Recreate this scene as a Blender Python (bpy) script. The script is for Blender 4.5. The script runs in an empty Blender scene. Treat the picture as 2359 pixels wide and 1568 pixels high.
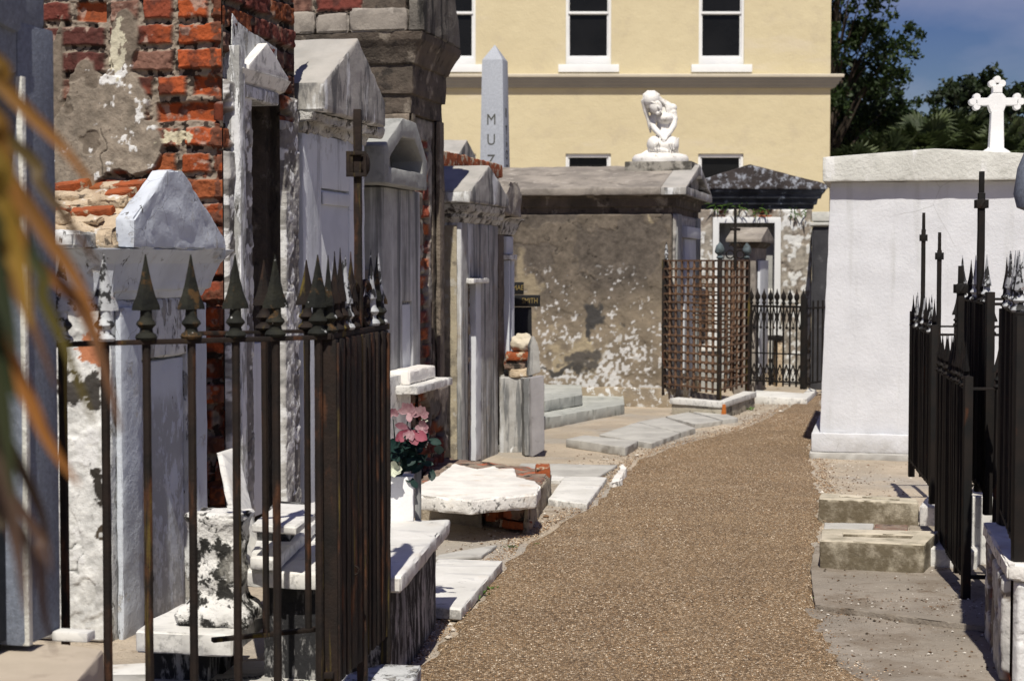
import bpy, bmesh, math, random
import numpy as np
from mathutils import Vector, Matrix
random.seed(7)
R = math.radians
S = bpy.context.scene
COL = S.collection

# ------------------------------------------------------------ camera, world, sun, exposure
F, HY = 3919.0, 600.0                      # focal length and horizon row, in units of a 2358 px wide picture
PITCH = math.atan((784 - HY) / F)
CZ = 1.5
cam = bpy.data.cameras.new('camera'); camo = bpy.data.objects.new('camera', cam); COL.objects.link(camo)
camo.location = (0, 0, CZ); camo.rotation_euler = (math.pi / 2 - PITCH, 0, 0)
cam.lens = 36 * F / 2358; cam.sensor_width = 36; cam.clip_start = 0.05; cam.clip_end = 2000
cam.dof.use_dof = True; cam.dof.focus_distance = 7.6; cam.dof.aperture_fstop = 6.3
S.camera = camo
SUN_EL = R(56)
w = bpy.data.worlds.new('World'); S.world = w; w.use_nodes = True
nt = w.node_tree; bg = nt.nodes['Background']
sky = nt.nodes.new('ShaderNodeTexSky'); sky.sky_type = 'NISHITA'; sky.sun_disc = False
sky.sun_elevation = SUN_EL; sky.sun_rotation = math.pi; sky.air_density = 1.0; sky.dust_density = 0.6; sky.ozone_density = 3.0
tc = nt.nodes.new('ShaderNodeTexCoord'); mp = nt.nodes.new('ShaderNodeMapping'); mp.inputs['Scale'].default_value = (1, 1, 2.6)
ns = nt.nodes.new('ShaderNodeTexNoise'); ns.inputs['Scale'].default_value = 5; ns.inputs['Detail'].default_value = 6; ns.inputs['Roughness'].default_value = .55
rp = nt.nodes.new('ShaderNodeValToRGB'); rp.color_ramp.elements[0].position = .42; rp.color_ramp.elements[1].position = .8
rp.color_ramp.elements[1].color = (.6, .6, .6, 1)
hs = nt.nodes.new('ShaderNodeHueSaturation'); hs.inputs['Saturation'].default_value = 1.4; hs.inputs['Hue'].default_value = .535; hs.inputs['Value'].default_value = .96
mx = nt.nodes.new('ShaderNodeMix'); mx.data_type = 'RGBA'; mx.inputs[7].default_value = (8.4, 8.3, 10.5, 1)
L = nt.links.new
L(tc.outputs['Generated'], mp.inputs[0]); L(mp.outputs[0], ns.inputs['Vector']); L(ns.outputs['Fac'], rp.inputs[0])
L(sky.outputs[0], hs.inputs['Color']); L(hs.outputs[0], mx.inputs[6]); L(rp.outputs[0], mx.inputs[0]); L(mx.outputs[2], bg.inputs['Color'])
bg.inputs['Strength'].default_value = 0.050
sun = bpy.data.lights.new('sun', 'SUN'); sun.energy = 5.0; sun.angle = R(.55); sun.color = (1, .945, .84)
suno = bpy.data.objects.new('sun', sun); COL.objects.link(suno)
suno.rotation_euler = Vector((.045, math.cos(SUN_EL), -math.sin(SUN_EL))).to_track_quat('-Z', 'Y').to_euler()
S.view_settings.view_transform = 'Standard'; S.view_settings.look = 'None'; S.view_settings.exposure = 0.04; S.view_settings.gamma = 1
try: S.view_settings.use_curve_mapping = False
except Exception: pass

# ------------------------------------------------------------ measuring helpers: photo pixel -> world point
cp, sp_ = math.cos(PITCH), math.sin(PITCH)
def ray(px, py):
    xc, yc = (px - 1179) / F, -(py - 784) / F
    return Vector((xc, cp + yc * sp_, -sp_ + yc * cp))
def G(px, py, z=0.0):                       # point at height z
    d = ray(px, py); t = (z - CZ) / d.z
    return Vector((d.x * t, d.y * t, z))
def AT(px, py, Y):                          # point at depth Y
    d = ray(px, py); t = Y / d.y
    return Vector((d.x * t, Y, CZ + d.z * t))
AZ = R(12.5); U = Vector((math.sin(AZ), math.cos(AZ), 0)); N = Vector((math.cos(AZ), -math.sin(AZ), 0))
g0 = G(1090, 1070); F0 = g0 - U * ((g0.y - 6) / U.y)     # facade line of the left row, s = 0 at Y = 6

# ------------------------------------------------------------ noise
def _h(i, j, k, s):
    n = (i * 374761393 + j * 668265263 + k * 2147483647 + s * 974634777) & 0xffffffff
    n = ((n ^ (n >> 13)) * 1274126177) & 0xffffffff
    return ((n ^ (n >> 16)) & 0xffffff) / 8388607.5 - 1
def vn(p, s=0):
    p = np.asarray(p, float); i = np.floor(p).astype(np.int64); f = p - i; f = f * f * (3 - 2 * f)
    r = 0
    for a in (0, 1):
        for b in (0, 1):
            for c in (0, 1):
                wt = (f[:, 0] if a else 1 - f[:, 0]) * (f[:, 1] if b else 1 - f[:, 1]) * (f[:, 2] if c else 1 - f[:, 2])
                r = r + wt * _h(i[:, 0] + a, i[:, 1] + b, i[:, 2] + c, s)
    return r
def fbm(p, s=0, o=4):
    p = np.asarray(p, float); r = 0; a = .5
    for k in range(o): r = r + a * vn(p * 2 ** k + 17.3 * k, s + k); a *= .5
    return r * 1.15

# ------------------------------------------------------------ object helpers
def tag(o, label=None, cat=None, group=None, kind=None):
    if label: o['label'] = label
    if cat: o['category'] = cat
    if group: o['group'] = group
    if kind: o['kind'] = kind
    return o
def empty(name, loc, rz=0, label=None, cat=None, group=None):
    o = bpy.data.objects.new(name, None); COL.objects.link(o); o.location = loc; o.rotation_euler = (0, 0, rz); o.empty_display_size = .1
    return tag(o, label, cat, group)
def addobj(name, me, parent=None, loc=(0, 0, 0), rot=(0, 0, 0)):
    o = bpy.data.objects.new(name, me); COL.objects.link(o); o.location = loc; o.rotation_euler = rot
    if parent: o.parent = parent
    return o
def copy_tree(o, parent=None):
    c = o.copy(); COL.objects.link(c)
    if parent: c.parent = parent
    for ch in [x for x in bpy.data.objects if x.parent == o]: copy_tree(ch, c)
    return c

class MB:
    def __init__(self): self.bm = bmesh.new()
    def poly3(self, base, top):             # prism between two loops of 3D points
        bm = self.bm; n = len(base)
        a = [bm.verts.new(p) for p in base]; b = [bm.verts.new(p) for p in top]
        fs = [bm.faces.new(a[::-1]), bm.faces.new(b)]
        for i in range(n): fs.append(bm.faces.new((a[i], a[(i + 1) % n], b[(i + 1) % n], b[i])))
        return self
    def box(self, x0, x1, y0, y1, z0, z1):
        return self.poly3([(x0, y0, z0), (x1, y0, z0), (x1, y1, z0), (x0, y1, z0)], [(x0, y0, z1), (x1, y0, z1), (x1, y1, z1), (x0, y1, z1)])
    def prism(self, poly, y0, y1):          # polygon in XZ, extruded along Y
        return self.poly3([(x, y1, z) for x, z in poly], [(x, y0, z) for x, z in poly])
    def vprism(self, poly, z0, z1):
        return self.poly3([(p[0], p[1], z0) for p in poly], [(p[0], p[1], z1) for p in poly])
    def ring(self, outer, inner, y0, y1):   # frame in XZ
        bm = self.bm; n = len(outer)
        A = [bm.verts.new((x, y0, z)) for x, z in outer]; B = [bm.verts.new((x, y0, z)) for x, z in inner]
        C = [bm.verts.new((x, y1, z)) for x, z in outer]; D = [bm.verts.new((x, y1, z)) for x, z in inner]
        for i in range(n):
            j = (i + 1) % n
            bm.faces.new((A[i], A[j], B[j], B[i])); bm.faces.new((C[j], C[i], D[i], D[j]))
            bm.faces.new((A[j], A[i], C[i], C[j])); bm.faces.new((B[i], B[j], D[j], D[i]))
        return self
    def loft(self, x0, x1, y0, y1, prof):   # rectangle outline with offsets: prof = [(z, overhang)]
        bm = self.bm; loops = []
        for z, o in prof:
            loops.append([bm.verts.new(p) for p in ((x0 - o, y0 - o, z), (x1 + o, y0 - o, z), (x1 + o, y1 + o, z), (x0 - o, y1 + o, z))])
        bm.faces.new(loops[0][::-1]); bm.faces.new(loops[-1])
        for a, b in zip(loops, loops[1:]):
            for i in range(4): bm.faces.new((a[i], a[(i + 1) % 4], b[(i + 1) % 4], b[i]))
        return self
    def lathe(self, prof, c=(0, 0, 0), n=12, sx=1, sy=1, rot=0, close=True):
        bm = self.bm; loops = []
        for r, z in prof:
            loops.append([bm.verts.new((c[0] + r * sx * math.cos(rot + 2 * math.pi * i / n), c[1] + r * sy * math.sin(rot + 2 * math.pi * i / n), c[2] + z)) for i in range(n)])
        if close: bm.faces.new(loops[0][::-1]); bm.faces.new(loops[-1])
        for a, b in zip(loops, loops[1:]):
            for i in range(n): bm.faces.new((a[i], a[(i + 1) % n], b[(i + 1) % n], b[i]))
        return self
    def tube(self, pts, rad, n=6, flat=1.0):
        bm = self.bm; pts = [Vector(p) for p in pts]; loops = []
        if not hasattr(rad, '__len__'): rad = [rad] * len(pts)
        for i, p in enumerate(pts):
            t = (pts[min(i + 1, len(pts) - 1)] - pts[max(i - 1, 0)]).normalized()
            a = t.cross(Vector((0, 0, 1)) if abs(t.z) < .95 else Vector((0, 1, 0))).normalized(); b = t.cross(a)
            loops.append([bm.verts.new(p + (a * math.cos(2 * math.pi * k / n) + b * flat * math.sin(2 * math.pi * k / n)) * rad[i]) for k in range(n)])
        bm.faces.new(loops[0][::-1]); bm.faces.new(loops[-1])
        for a, b in zip(loops, loops[1:]):
            for k in range(n): bm.faces.new((a[k], a[(k + 1) % n], b[(k + 1) % n], b[k]))
        return self
    def torus(self, c, r, t, ax='y', n=20, m=6):
        pts = []
        for i in range(n + 1):
            a = 2 * math.pi * i / n
            pts.append((c[0] + r * math.cos(a), c[1], c[2] + r * math.sin(a)) if ax == 'y' else (c[0], c[1] + r * math.cos(a), c[2] + r * math.sin(a)))
        return self.tube(pts, t, m)
    def ball(self, c, r, s=(1, 1, 1), sub=1):
        M = Matrix.Translation(c) @ Matrix.Diagonal((s[0], s[1], s[2], 1))
        bmesh.ops.create_icosphere(self.bm, subdivisions=sub, radius=r, matrix=M); return self
    def build(self, name, mat, parent=None, bevel=0.0, cell=0, rough=0.0, chip=0.0, seg=2, loc=(0, 0, 0), rot=(0, 0, 0), off=None, smooth=True, nscale=9, ang=38):
        bm = self.bm
        bmesh.ops.recalc_face_normals(bm, faces=bm.faces)
        if off is not None: bmesh.ops.translate(bm, vec=-Vector(off), verts=bm.verts)
        if bevel: bmesh.ops.bevel(bm, geom=list(bm.edges), offset=bevel, segments=seg, profile=.6, affect='EDGES', clamp_overlap=True)
        if cell:
            bmesh.ops.triangulate(bm, faces=[f for f in bm.faces if len(f.verts) > 4])
            for _ in range(9):
                es = [e for e in bm.edges if e.calc_length() > cell]
                if not es or len(bm.verts) > 60000: break
                bmesh.ops.subdivide_edges(bm, edges=es, cuts=1, use_grid_fill=True)
            bmesh.ops.triangulate(bm, faces=[f for f in bm.faces if len(f.verts) > 4])
        if rough or chip:
            bm.normal_update(); vs = list(bm.verts); P = np.array([v.co for v in vs]); NN = np.array([v.normal for v in vs])
            seed = random.randint(0, 999)
            d = rough * fbm(P * nscale + seed, seed, 4)
            e = np.zeros(len(vs))
            if chip:
                for i, v in enumerate(vs):
                    if v.link_faces: e[i] = 1 - min(v.normal.dot(f.normal) for f in v.link_faces)
                d = d - chip * np.clip(e * 6, 0, 1) * np.clip(fbm(P * 22 + seed, seed + 5, 4) + .1, 0, 1) * 2
            P = P + NN * d[:, None]
            for v, q in zip(vs, P): v.co = q
        me = bpy.data.meshes.new(name); bm.to_mesh(me); bm.free()
        if smooth:
            for p in me.polygons: p.use_smooth = True
            me.set_sharp_from_angle(angle=R(ang))
        if mat is not None: me.materials.append(mat)
        return addobj(name, me, parent, loc, rot)

def centred(mb, name, mat, label, cat, loc, group=None, **k):
    """one-mesh thing built in world coordinates, its origin moved to loc"""
    o = mb.build(name, mat, off=loc, loc=loc, **k); return tag(o, label, cat, group)

# ------------------------------------------------------------ materials
def mat(name, base, var=None, vs=3.0, rough=.85, layers=(), bumps=((40, .0015),), attr=None, spec=.25, metal=0, vdetail=6, rnd=False):
    m = bpy.data.materials.new(name); m.use_nodes = True; t = m.node_tree; nd = t.nodes; lk = t.links.new
    b = nd['Principled BSDF']; b.inputs['Roughness'].default_value = rough; b.inputs['Specular IOR Level'].default_value = spec; b.inputs['Metallic'].default_value = metal
    co = nd.new('ShaderNodeTexCoord')
    if rnd:                                  # every copy of a shared mesh gets its own wear
        oi = nd.new('ShaderNodeObjectInfo'); va = nd.new('ShaderNodeVectorMath'); va.operation = 'ADD'; vm = nd.new('ShaderNodeMath'); vm.operation = 'MULTIPLY'; vm.inputs[1].default_value = 40
        lk(oi.outputs['Random'], vm.inputs[0]); lk(co.outputs['Object'], va.inputs[0]); lk(vm.outputs[0], va.inputs[1]); cov = va.outputs[0]
    else: cov = co.outputs['Object']
    def noise(scale, detail=6, stretch=(1, 1, 1), off=0, ro=.6, dist=0):
        p = nd.new('ShaderNodeMapping'); p.inputs['Scale'].default_value = stretch; p.inputs['Location'].default_value = (off, off * 1.7, off * .6)
        n = nd.new('ShaderNodeTexNoise'); n.inputs['Scale'].default_value = scale; n.inputs['Detail'].default_value = detail; n.inputs['Roughness'].default_value = ro; n.inputs['Distortion'].default_value = dist
        lk(cov, p.inputs[0]); lk(p.outputs[0], n.inputs['Vector']); return n.outputs['Fac']
    def rng(x, lo, hi, a=0., c=1.):
        n = nd.new('ShaderNodeMapRange'); n.inputs[1].default_value = lo; n.inputs[2].default_value = hi; n.inputs[3].default_value = a; n.inputs[4].default_value = c
        n.interpolation_type = 'SMOOTHSTEP'; lk(x, n.inputs[0]); return n.outputs[0]
    def mul(a, c):
        n = nd.new('ShaderNodeMath'); n.operation = 'MULTIPLY'; lk(a, n.inputs[0])
        if isinstance(c, (int, float)): n.inputs[1].default_value = c
        else: lk(c, n.inputs[1])
        return n.outputs[0]
    def add(a, c):
        n = nd.new('ShaderNodeMath'); n.operation = 'ADD'; lk(a, n.inputs[0]); lk(c, n.inputs[1]); return n.outputs[0]
    def mixc(fac, A, Bc):
        n = nd.new('ShaderNodeMix'); n.data_type = 'RGBA'; lk(fac, n.inputs[0])
        for s, v in ((6, A), (7, Bc)):
            if isinstance(v, tuple): n.inputs[s].default_value = (*v, 1)
            else: lk(v, n.inputs[s])
        return n.outputs[2]
    if attr:
        a = nd.new('ShaderNodeAttribute'); a.attribute_name = attr; cur = a.outputs['Color']
        if var: cur = mixc(mul(rng(noise(vs, vdetail), .3, .7), .5), cur, var)
    else:
        cur = mixc(rng(noise(vs, vdetail), .32, .68), tuple(base), tuple(var or base))
    hgt = None
    for i, ly in enumerate(layers):
        k = ly.get('kind', 'noise')
        if k == 'crack' or k == 'cell':
            p = nd.new('ShaderNodeMapping'); p.inputs['Scale'].default_value = ly.get('stretch', (1, 1, 1))
            n0 = nd.new('ShaderNodeTexNoise'); n0.inputs['Scale'].default_value = ly['scale'] * 2; n0.inputs['Detail'].default_value = 4
            mv = nd.new('ShaderNodeMix'); mv.data_type = 'VECTOR'; mv.inputs[0].default_value = ly.get('warp', .12)
            v = nd.new('ShaderNodeTexVoronoi'); v.inputs['Scale'].default_value = ly['scale']; v.feature = 'DISTANCE_TO_EDGE' if k == 'crack' else 'F1'
            lk(co.outputs['Object'], p.inputs[0]); lk(p.outputs[0], mv.inputs[4]); lk(co.outputs['Object'], n0.inputs['Vector']); lk(n0.outputs['Color'], mv.inputs[5]); lk(mv.outputs[1], v.inputs['Vector'])
            msk = rng(v.outputs['Distance'], ly['hi'], ly['lo'])
            if ly.get('gate'): msk = mul(msk, rng(noise(ly['gate'], 3, off=31 + i), .45, .6))
        else:
            msk = rng(noise(ly['scale'], ly.get('detail', 8), ly.get('stretch', (1, 1, 1)), 3.1 * (i + 1), ly.get('ro', .62), ly.get('dist', 0)), ly['lo'], ly['hi'])
            if ly.get('gate'): msk = mul(msk, rng(noise(ly['gate'], 3, off=31 + i), .42, .6))
        if 'z' in ly:
            sx = nd.new('ShaderNodeSeparateXYZ'); lk(co.outputs['Object'], sx.inputs[0]); msk = mul(msk, rng(sx.outputs[2], ly['z'][0], ly['z'][1]))
        if 'up' in ly:
            gm = nd.new('ShaderNodeNewGeometry'); sx = nd.new('ShaderNodeSeparateXYZ'); lk(gm.outputs['Normal'], sx.inputs[0])
            msk = mul(msk, rng(sx.outputs[2], ly['up'][0], ly['up'][1]))
        msk = mul(msk, ly.get('amt', 1.0))
        cur = mixc(msk, cur, tuple(ly['col']))
        if ly.get('h'):
            hh = mul(msk, ly['h']); hgt = hh if hgt is None else add(hgt, hh)
    lk(cur, b.inputs['Base Color'])
    for j, (sc, am) in enumerate(bumps):
        hh = mul(noise(sc, 5, off=9 + j), am * 2); hgt = hh if hgt is None else add(hgt, hh)
    if hgt is not None:
        bp = nd.new('ShaderNodeBump'); bp.inputs['Strength'].default_value = 1; bp.inputs['Distance'].default_value = 1.0; lk(hgt, bp.inputs['Height']); lk(bp.outputs[0], b.inputs['Normal'])
    return m
STK = (1, 1, .13)
WHITE, DK = (.78, .78, .77), (.035, .033, .03)
m_white = mat('old_whitewash', (.58, .62, .68), (.46, .49, .54), 2.5, .9, [
    dict(col=(.42, .41, .40), scale=9, lo=.56, hi=.62, h=-.002, gate=2.5, ro=.7), dict(col=(.09, .085, .08), scale=22, lo=.61, hi=.65, stretch=(1, 1, .35), gate=3.2, ro=.7),
    dict(col=(.13, .13, .13), scale=10, lo=.58, hi=.72, stretch=STK, amt=.75), dict(kind='crack', col=(.15, .15, .15), scale=3.5, lo=.0, hi=.006, gate=2.1, amt=.8)],
    ((60, .0008), (12, .003)))
m_peel = mat('peeling_whitewash', (.64, .65, .65), (.46, .47, .47), 5, .92, [
    dict(col=(.30, .29, .27), scale=11, lo=.53, hi=.57, stretch=(1, 1, .35), h=-.004, ro=.72), dict(col=(.06, .055, .05), scale=22, lo=.58, hi=.63, stretch=(1, 1, .4), ro=.72),
    dict(col=(.26, .10, .06), scale=5, lo=.66, hi=.70)], ((80, .001), (15, .005)))
m_marble = mat('weathered_marble', (.74, .73, .70), (.60, .59, .56), 3, .6, [
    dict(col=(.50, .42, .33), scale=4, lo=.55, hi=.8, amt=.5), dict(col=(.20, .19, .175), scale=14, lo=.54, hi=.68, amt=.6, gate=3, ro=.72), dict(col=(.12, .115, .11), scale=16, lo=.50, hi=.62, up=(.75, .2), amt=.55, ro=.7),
    dict(col=(.35, .35, .36), scale=2.2, lo=.56, hi=.60, stretch=(1, 4, 1), dist=1.5, amt=.35)], ((70, .0006), (14, .0012)), spec=.35)
m_marble_rough = mat('rough_broken_marble', (.78, .76, .72), (.62, .60, .57), 6, .8, [
    dict(col=(.08, .08, .075), scale=22, lo=.54, hi=.62, up=(.7, .2), amt=.85, ro=.7), dict(col=(.50, .40, .30), scale=5, lo=.54, hi=.70, amt=.6)], ((55, .002), (18, .003)))
m_lichen = mat('blackened_marble', (.76, .75, .72), (.60, .59, .57), 5, .85, [
    dict(col=(.028, .027, .025), scale=11, lo=.50, hi=.56, ro=.7), dict(col=(.28, .27, .24), scale=7, lo=.55, hi=.62, amt=.7)], ((50, .004), (16, .008)))
m_blackbase = mat('soot_stained_plaster', (.42, .41, .40), (.20, .20, .20), 5, .9, [
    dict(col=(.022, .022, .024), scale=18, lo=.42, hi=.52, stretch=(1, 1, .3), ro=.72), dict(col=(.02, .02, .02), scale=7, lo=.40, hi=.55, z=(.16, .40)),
    dict(col=(.55, .54, .52), scale=14, lo=.60, hi=.66, stretch=(1, 1, .3), amt=.7)], ((50, .002), (14, .004)))
m_cement = mat('grey_cement', (.40, .40, .385), (.28, .28, .27), 2, .9, [
    dict(col=(.12, .12, .115), scale=7, lo=.50, hi=.70, stretch=STK, amt=.8), dict(col=(.55, .55, .54), scale=8, lo=.56, hi=.70, stretch=STK, amt=.7),
    dict(col=(.09, .09, .085), scale=4, lo=.6, hi=.75, amt=.6)], ((90, .0007), (14, .002)))
m_cap = mat('lichen_grey_cap', (.42, .40, .37), (.30, .29, .27), 3, .92, [
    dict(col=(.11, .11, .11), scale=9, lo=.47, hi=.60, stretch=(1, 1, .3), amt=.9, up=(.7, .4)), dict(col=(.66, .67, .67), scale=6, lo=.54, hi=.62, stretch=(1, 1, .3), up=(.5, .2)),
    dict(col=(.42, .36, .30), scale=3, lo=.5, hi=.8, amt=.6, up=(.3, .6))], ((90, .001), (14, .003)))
m_brown = mat('brown_stucco', (.20, .165, .13), (.135, .112, .09), 3, .95, [
    dict(col=(.07, .06, .05), scale=6, lo=.5, hi=.66, amt=.8), dict(col=(.36, .32, .27), scale=9, lo=.58, hi=.7, amt=.6), dict(kind='crack', col=(.03, .03, .03), scale=2.6, lo=0, hi=.008, gate=2)], ((40, .004), (12, .01)))
m_brownroof = mat('weathered_cement_roof', (.33, .295, .255), (.19, .17, .15), 2.5, .95, [
    dict(col=(.13, .115, .10), scale=5, lo=.52, hi=.7, amt=.8), dict(col=(.5, .46, .41), scale=7, lo=.56, hi=.7, amt=.6)], ((50, .002), (8, .006)))
m_darkmould = mat('dark_moulded_cement', (.125, .10, .08), (.07, .058, .047), 4, .95, [
    dict(col=(.30, .26, .21), scale=6, lo=.56, hi=.68, amt=.8), dict(col=(.025, .022, .02), scale=8, lo=.54, hi=.66, amt=.8)], ((50, .003), (12, .01)))
m_granite = mat('blue_grey_granite', (.19, .215, .27), (.14, .16, .20), 60, .75, [
    dict(col=(.10, .105, .12), scale=180, lo=.56, hi=.66, amt=.6), dict(col=(.34, .37, .43), scale=140, lo=.6, hi=.68, amt=.6)], ((160, .0009),), vdetail=3)
m_granite_l = mat('pale_blue_granite', (.40, .425, .47), (.33, .35, .39), 50, .6, [dict(col=(.55, .57, .6), scale=90, lo=.58, hi=.68, amt=.5), dict(col=(.2, .21, .24), scale=110, lo=.58, hi=.68, amt=.5)], ((160, .0004),), vdetail=3)
m_polish = mat('polished_dark_granite', (.012, .014, .018), (.02, .023, .028), 60, .5, spec=.25, bumps=())
m_black = mat('black_granite', (.008, .008, .009), (.014, .014, .014), 60, .5, spec=.25, bumps=())
m_engr = mat('engraved_grey', (.05, .052, .055), (.07, .07, .07), 50, .9, bumps=())
m_engr2 = mat('engraved_shadow', (.07, .072, .06), (.10, .10, .09), 50, .9, bumps=())
m_gold = mat('gilt_lettering', (.30, .22, .08), (.20, .15, .06), 50, .5, bumps=())
m_brick = mat('old_brick', (1, 1, 1), None, 3, .95, [dict(col=(.03, .02, .018), scale=55, lo=.60, hi=.70, amt=.5)], ((120, .0012), (35, .003)), attr='Col')
m_relief = mat('flaking_plaster', (1, 1, 1), None, 3, .95, [dict(col=(.05, .045, .04), scale=40, lo=.60, hi=.72, amt=.35)], ((110, .0008), (28, .003)), attr='Col')
m_iron = mat('rusted_iron', (.026, .017, .013), (.012, .010, .009), 8, .8, [
    dict(col=(.10, .042, .02), scale=14, lo=.54, hi=.68, stretch=(1, 1, .3), amt=.8), dict(col=(.14, .105, .022), scale=15, lo=.57, hi=.64, stretch=(1, 1, .06), amt=.75)], ((120, .0008), (40, .0012)), spec=.2, rnd=True)
m_iron_d = mat('dark_cast_iron', (.010, .011, .010), (.024, .024, .017), 12, .8, [
    dict(col=(.10, .055, .02), scale=16, lo=.55, hi=.64, amt=.8, ro=.72), dict(col=(.50, .51, .51), scale=22, lo=.665, hi=.685, amt=.85)], ((120, .0012), (30, .002)), spec=.2, rnd=True)
m_iron_w = mat('white_flaked_iron', (.50, .52, .54), (.36, .37, .38), 12, .7, [dict(col=(.03, .03, .03), scale=24, lo=.50, hi=.54), dict(col=(.2, .08, .03), scale=14, lo=.62, hi=.68)], ((120, .0008),), rnd=True)
m_iron_k = mat('black_iron', (.010, .010, .010), (.018, .014, .012), 9, .7, [dict(col=(.05, .022, .012), scale=14, lo=.62, hi=.72, stretch=(1, 1, .4))], ((120, .0006),), spec=.15, rnd=True)
m_lattice = mat('orange_rust_iron', (.15, .085, .05), (.075, .045, .03), 14, .85, [dict(col=(.32, .19, .11), scale=30, lo=.58, hi=.68)], ((120, .0008),))
m_stucco = mat('cream_stucco', (.60, .525, .345), (.56, .485, .315), .6, .9, [dict(col=(.45, .385, .28), scale=2.2, lo=.52, hi=.75, amt=.4), dict(col=(.60, .53, .41), scale=1.3, lo=.55, hi=.7, amt=.5, stretch=(.4, 1, 1.5))], ((3, .01), (30, .003)))
m_trim = mat('white_window_paint', (.78, .79, .79), (.72, .73, .74), 2, .6, bumps=((30, .0005),))
m_band = mat('grey_band_paint', (.29, .28, .265), (.25, .24, .23), 1, .8, bumps=((30, .0005),))
m_glass = mat('dark_window_glass', (.006, .006, .006), (.010, .010, .010), 1, .25, spec=.25, bumps=())
m_wwhite = mat('white_rendered_plaster', (.66, .67, .70), (.60, .61, .64), 4, .9, [dict(col=(.60, .60, .61), scale=3, lo=.55, hi=.8, amt=.5), dict(col=(.36, .36, .33), scale=7, lo=.56, hi=.75, stretch=(1, 1, .07), amt=.35), dict(col=(.30, .28, .23), scale=5, lo=.35, hi=.7, z=(.35, .0), amt=.5, ro=.7), dict(kind='crack', col=(.3, .3, .3), scale=1.1, lo=0, hi=.003, gate=1, amt=.6)], ((40, .0018), (110, .0008)))
m_wcap = mat('stained_white_cap', (.64, .64, .60), (.54, .54, .50), 3, .9, [dict(col=(.40, .40, .36), scale=5, lo=.5, hi=.7, amt=.7), dict(col=(.74, .74, .73), scale=9, lo=.58, hi=.66, stretch=(1, 1, .2), amt=.7)], ((35, .004), (100, .001)))
m_wstone = mat('white_painted_stone', (.82, .82, .82), (.76, .76, .76), 8, .7, bumps=((60, .001),))
m_statue = mat('white_carved_marble', (.80, .78, .75), (.70, .68, .64), 9, .6, [dict(col=(.30, .26, .19), scale=14, lo=.56, hi=.68, amt=.6, ro=.7), dict(col=(.35, .33, .28), scale=9, lo=.45, hi=.6, up=(-.1, -.7), amt=.7)], ((60, .0012),))  # down-facing marble tinted darker, ambient shade put into the colour
m_slab = mat('grey_stone_slab', (.48, .47, .44), (.36, .35, .33), 3, .9, [dict(col=(.22, .21, .19), scale=8, lo=.55, hi=.7, amt=.6)], ((70, .0008), (12, .002)))
m_greenslab = mat('pale_cement_step', (.44, .45, .42), (.33, .34, .32), 3, .9, [dict(col=(.16, .17, .15), scale=8, lo=.55, hi=.68, stretch=(1, 1, .3), amt=.7)], ((70, .0008),))
m_trough = mat('lichened_concrete', (.58, .52, .42), (.42, .38, .30), 5, .95, [dict(col=(.11, .088, .055), scale=7, lo=.30, hi=.60, up=(.6, .1), ro=.72, amt=.93), dict(col=(.20, .18, .13), scale=8, lo=.5, hi=.7, amt=.6)], ((60, .002), (14, .004)))
m_dirt = mat('sandy_ground', (.50, .42, .325), (.35, .295, .23), 1.4, .97, [
    dict(col=(.36, .33, .29), scale=.9, lo=.46, hi=.62, amt=.8), dict(col=(.14, .085, .045), scale=3.5, lo=.60, hi=.70, amt=.8, gate=.8), dict(col=(.12, .10, .08), scale=60, lo=.60, hi=.68, amt=.7),
    dict(col=(.62, .58, .52), scale=75, lo=.66, hi=.72, amt=.9), dict(col=(.20, .15, .10), scale=11, lo=.56, hi=.66, amt=.6, gate=1.3, ro=.7)], ((70, .006), (9, .012)))
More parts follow.
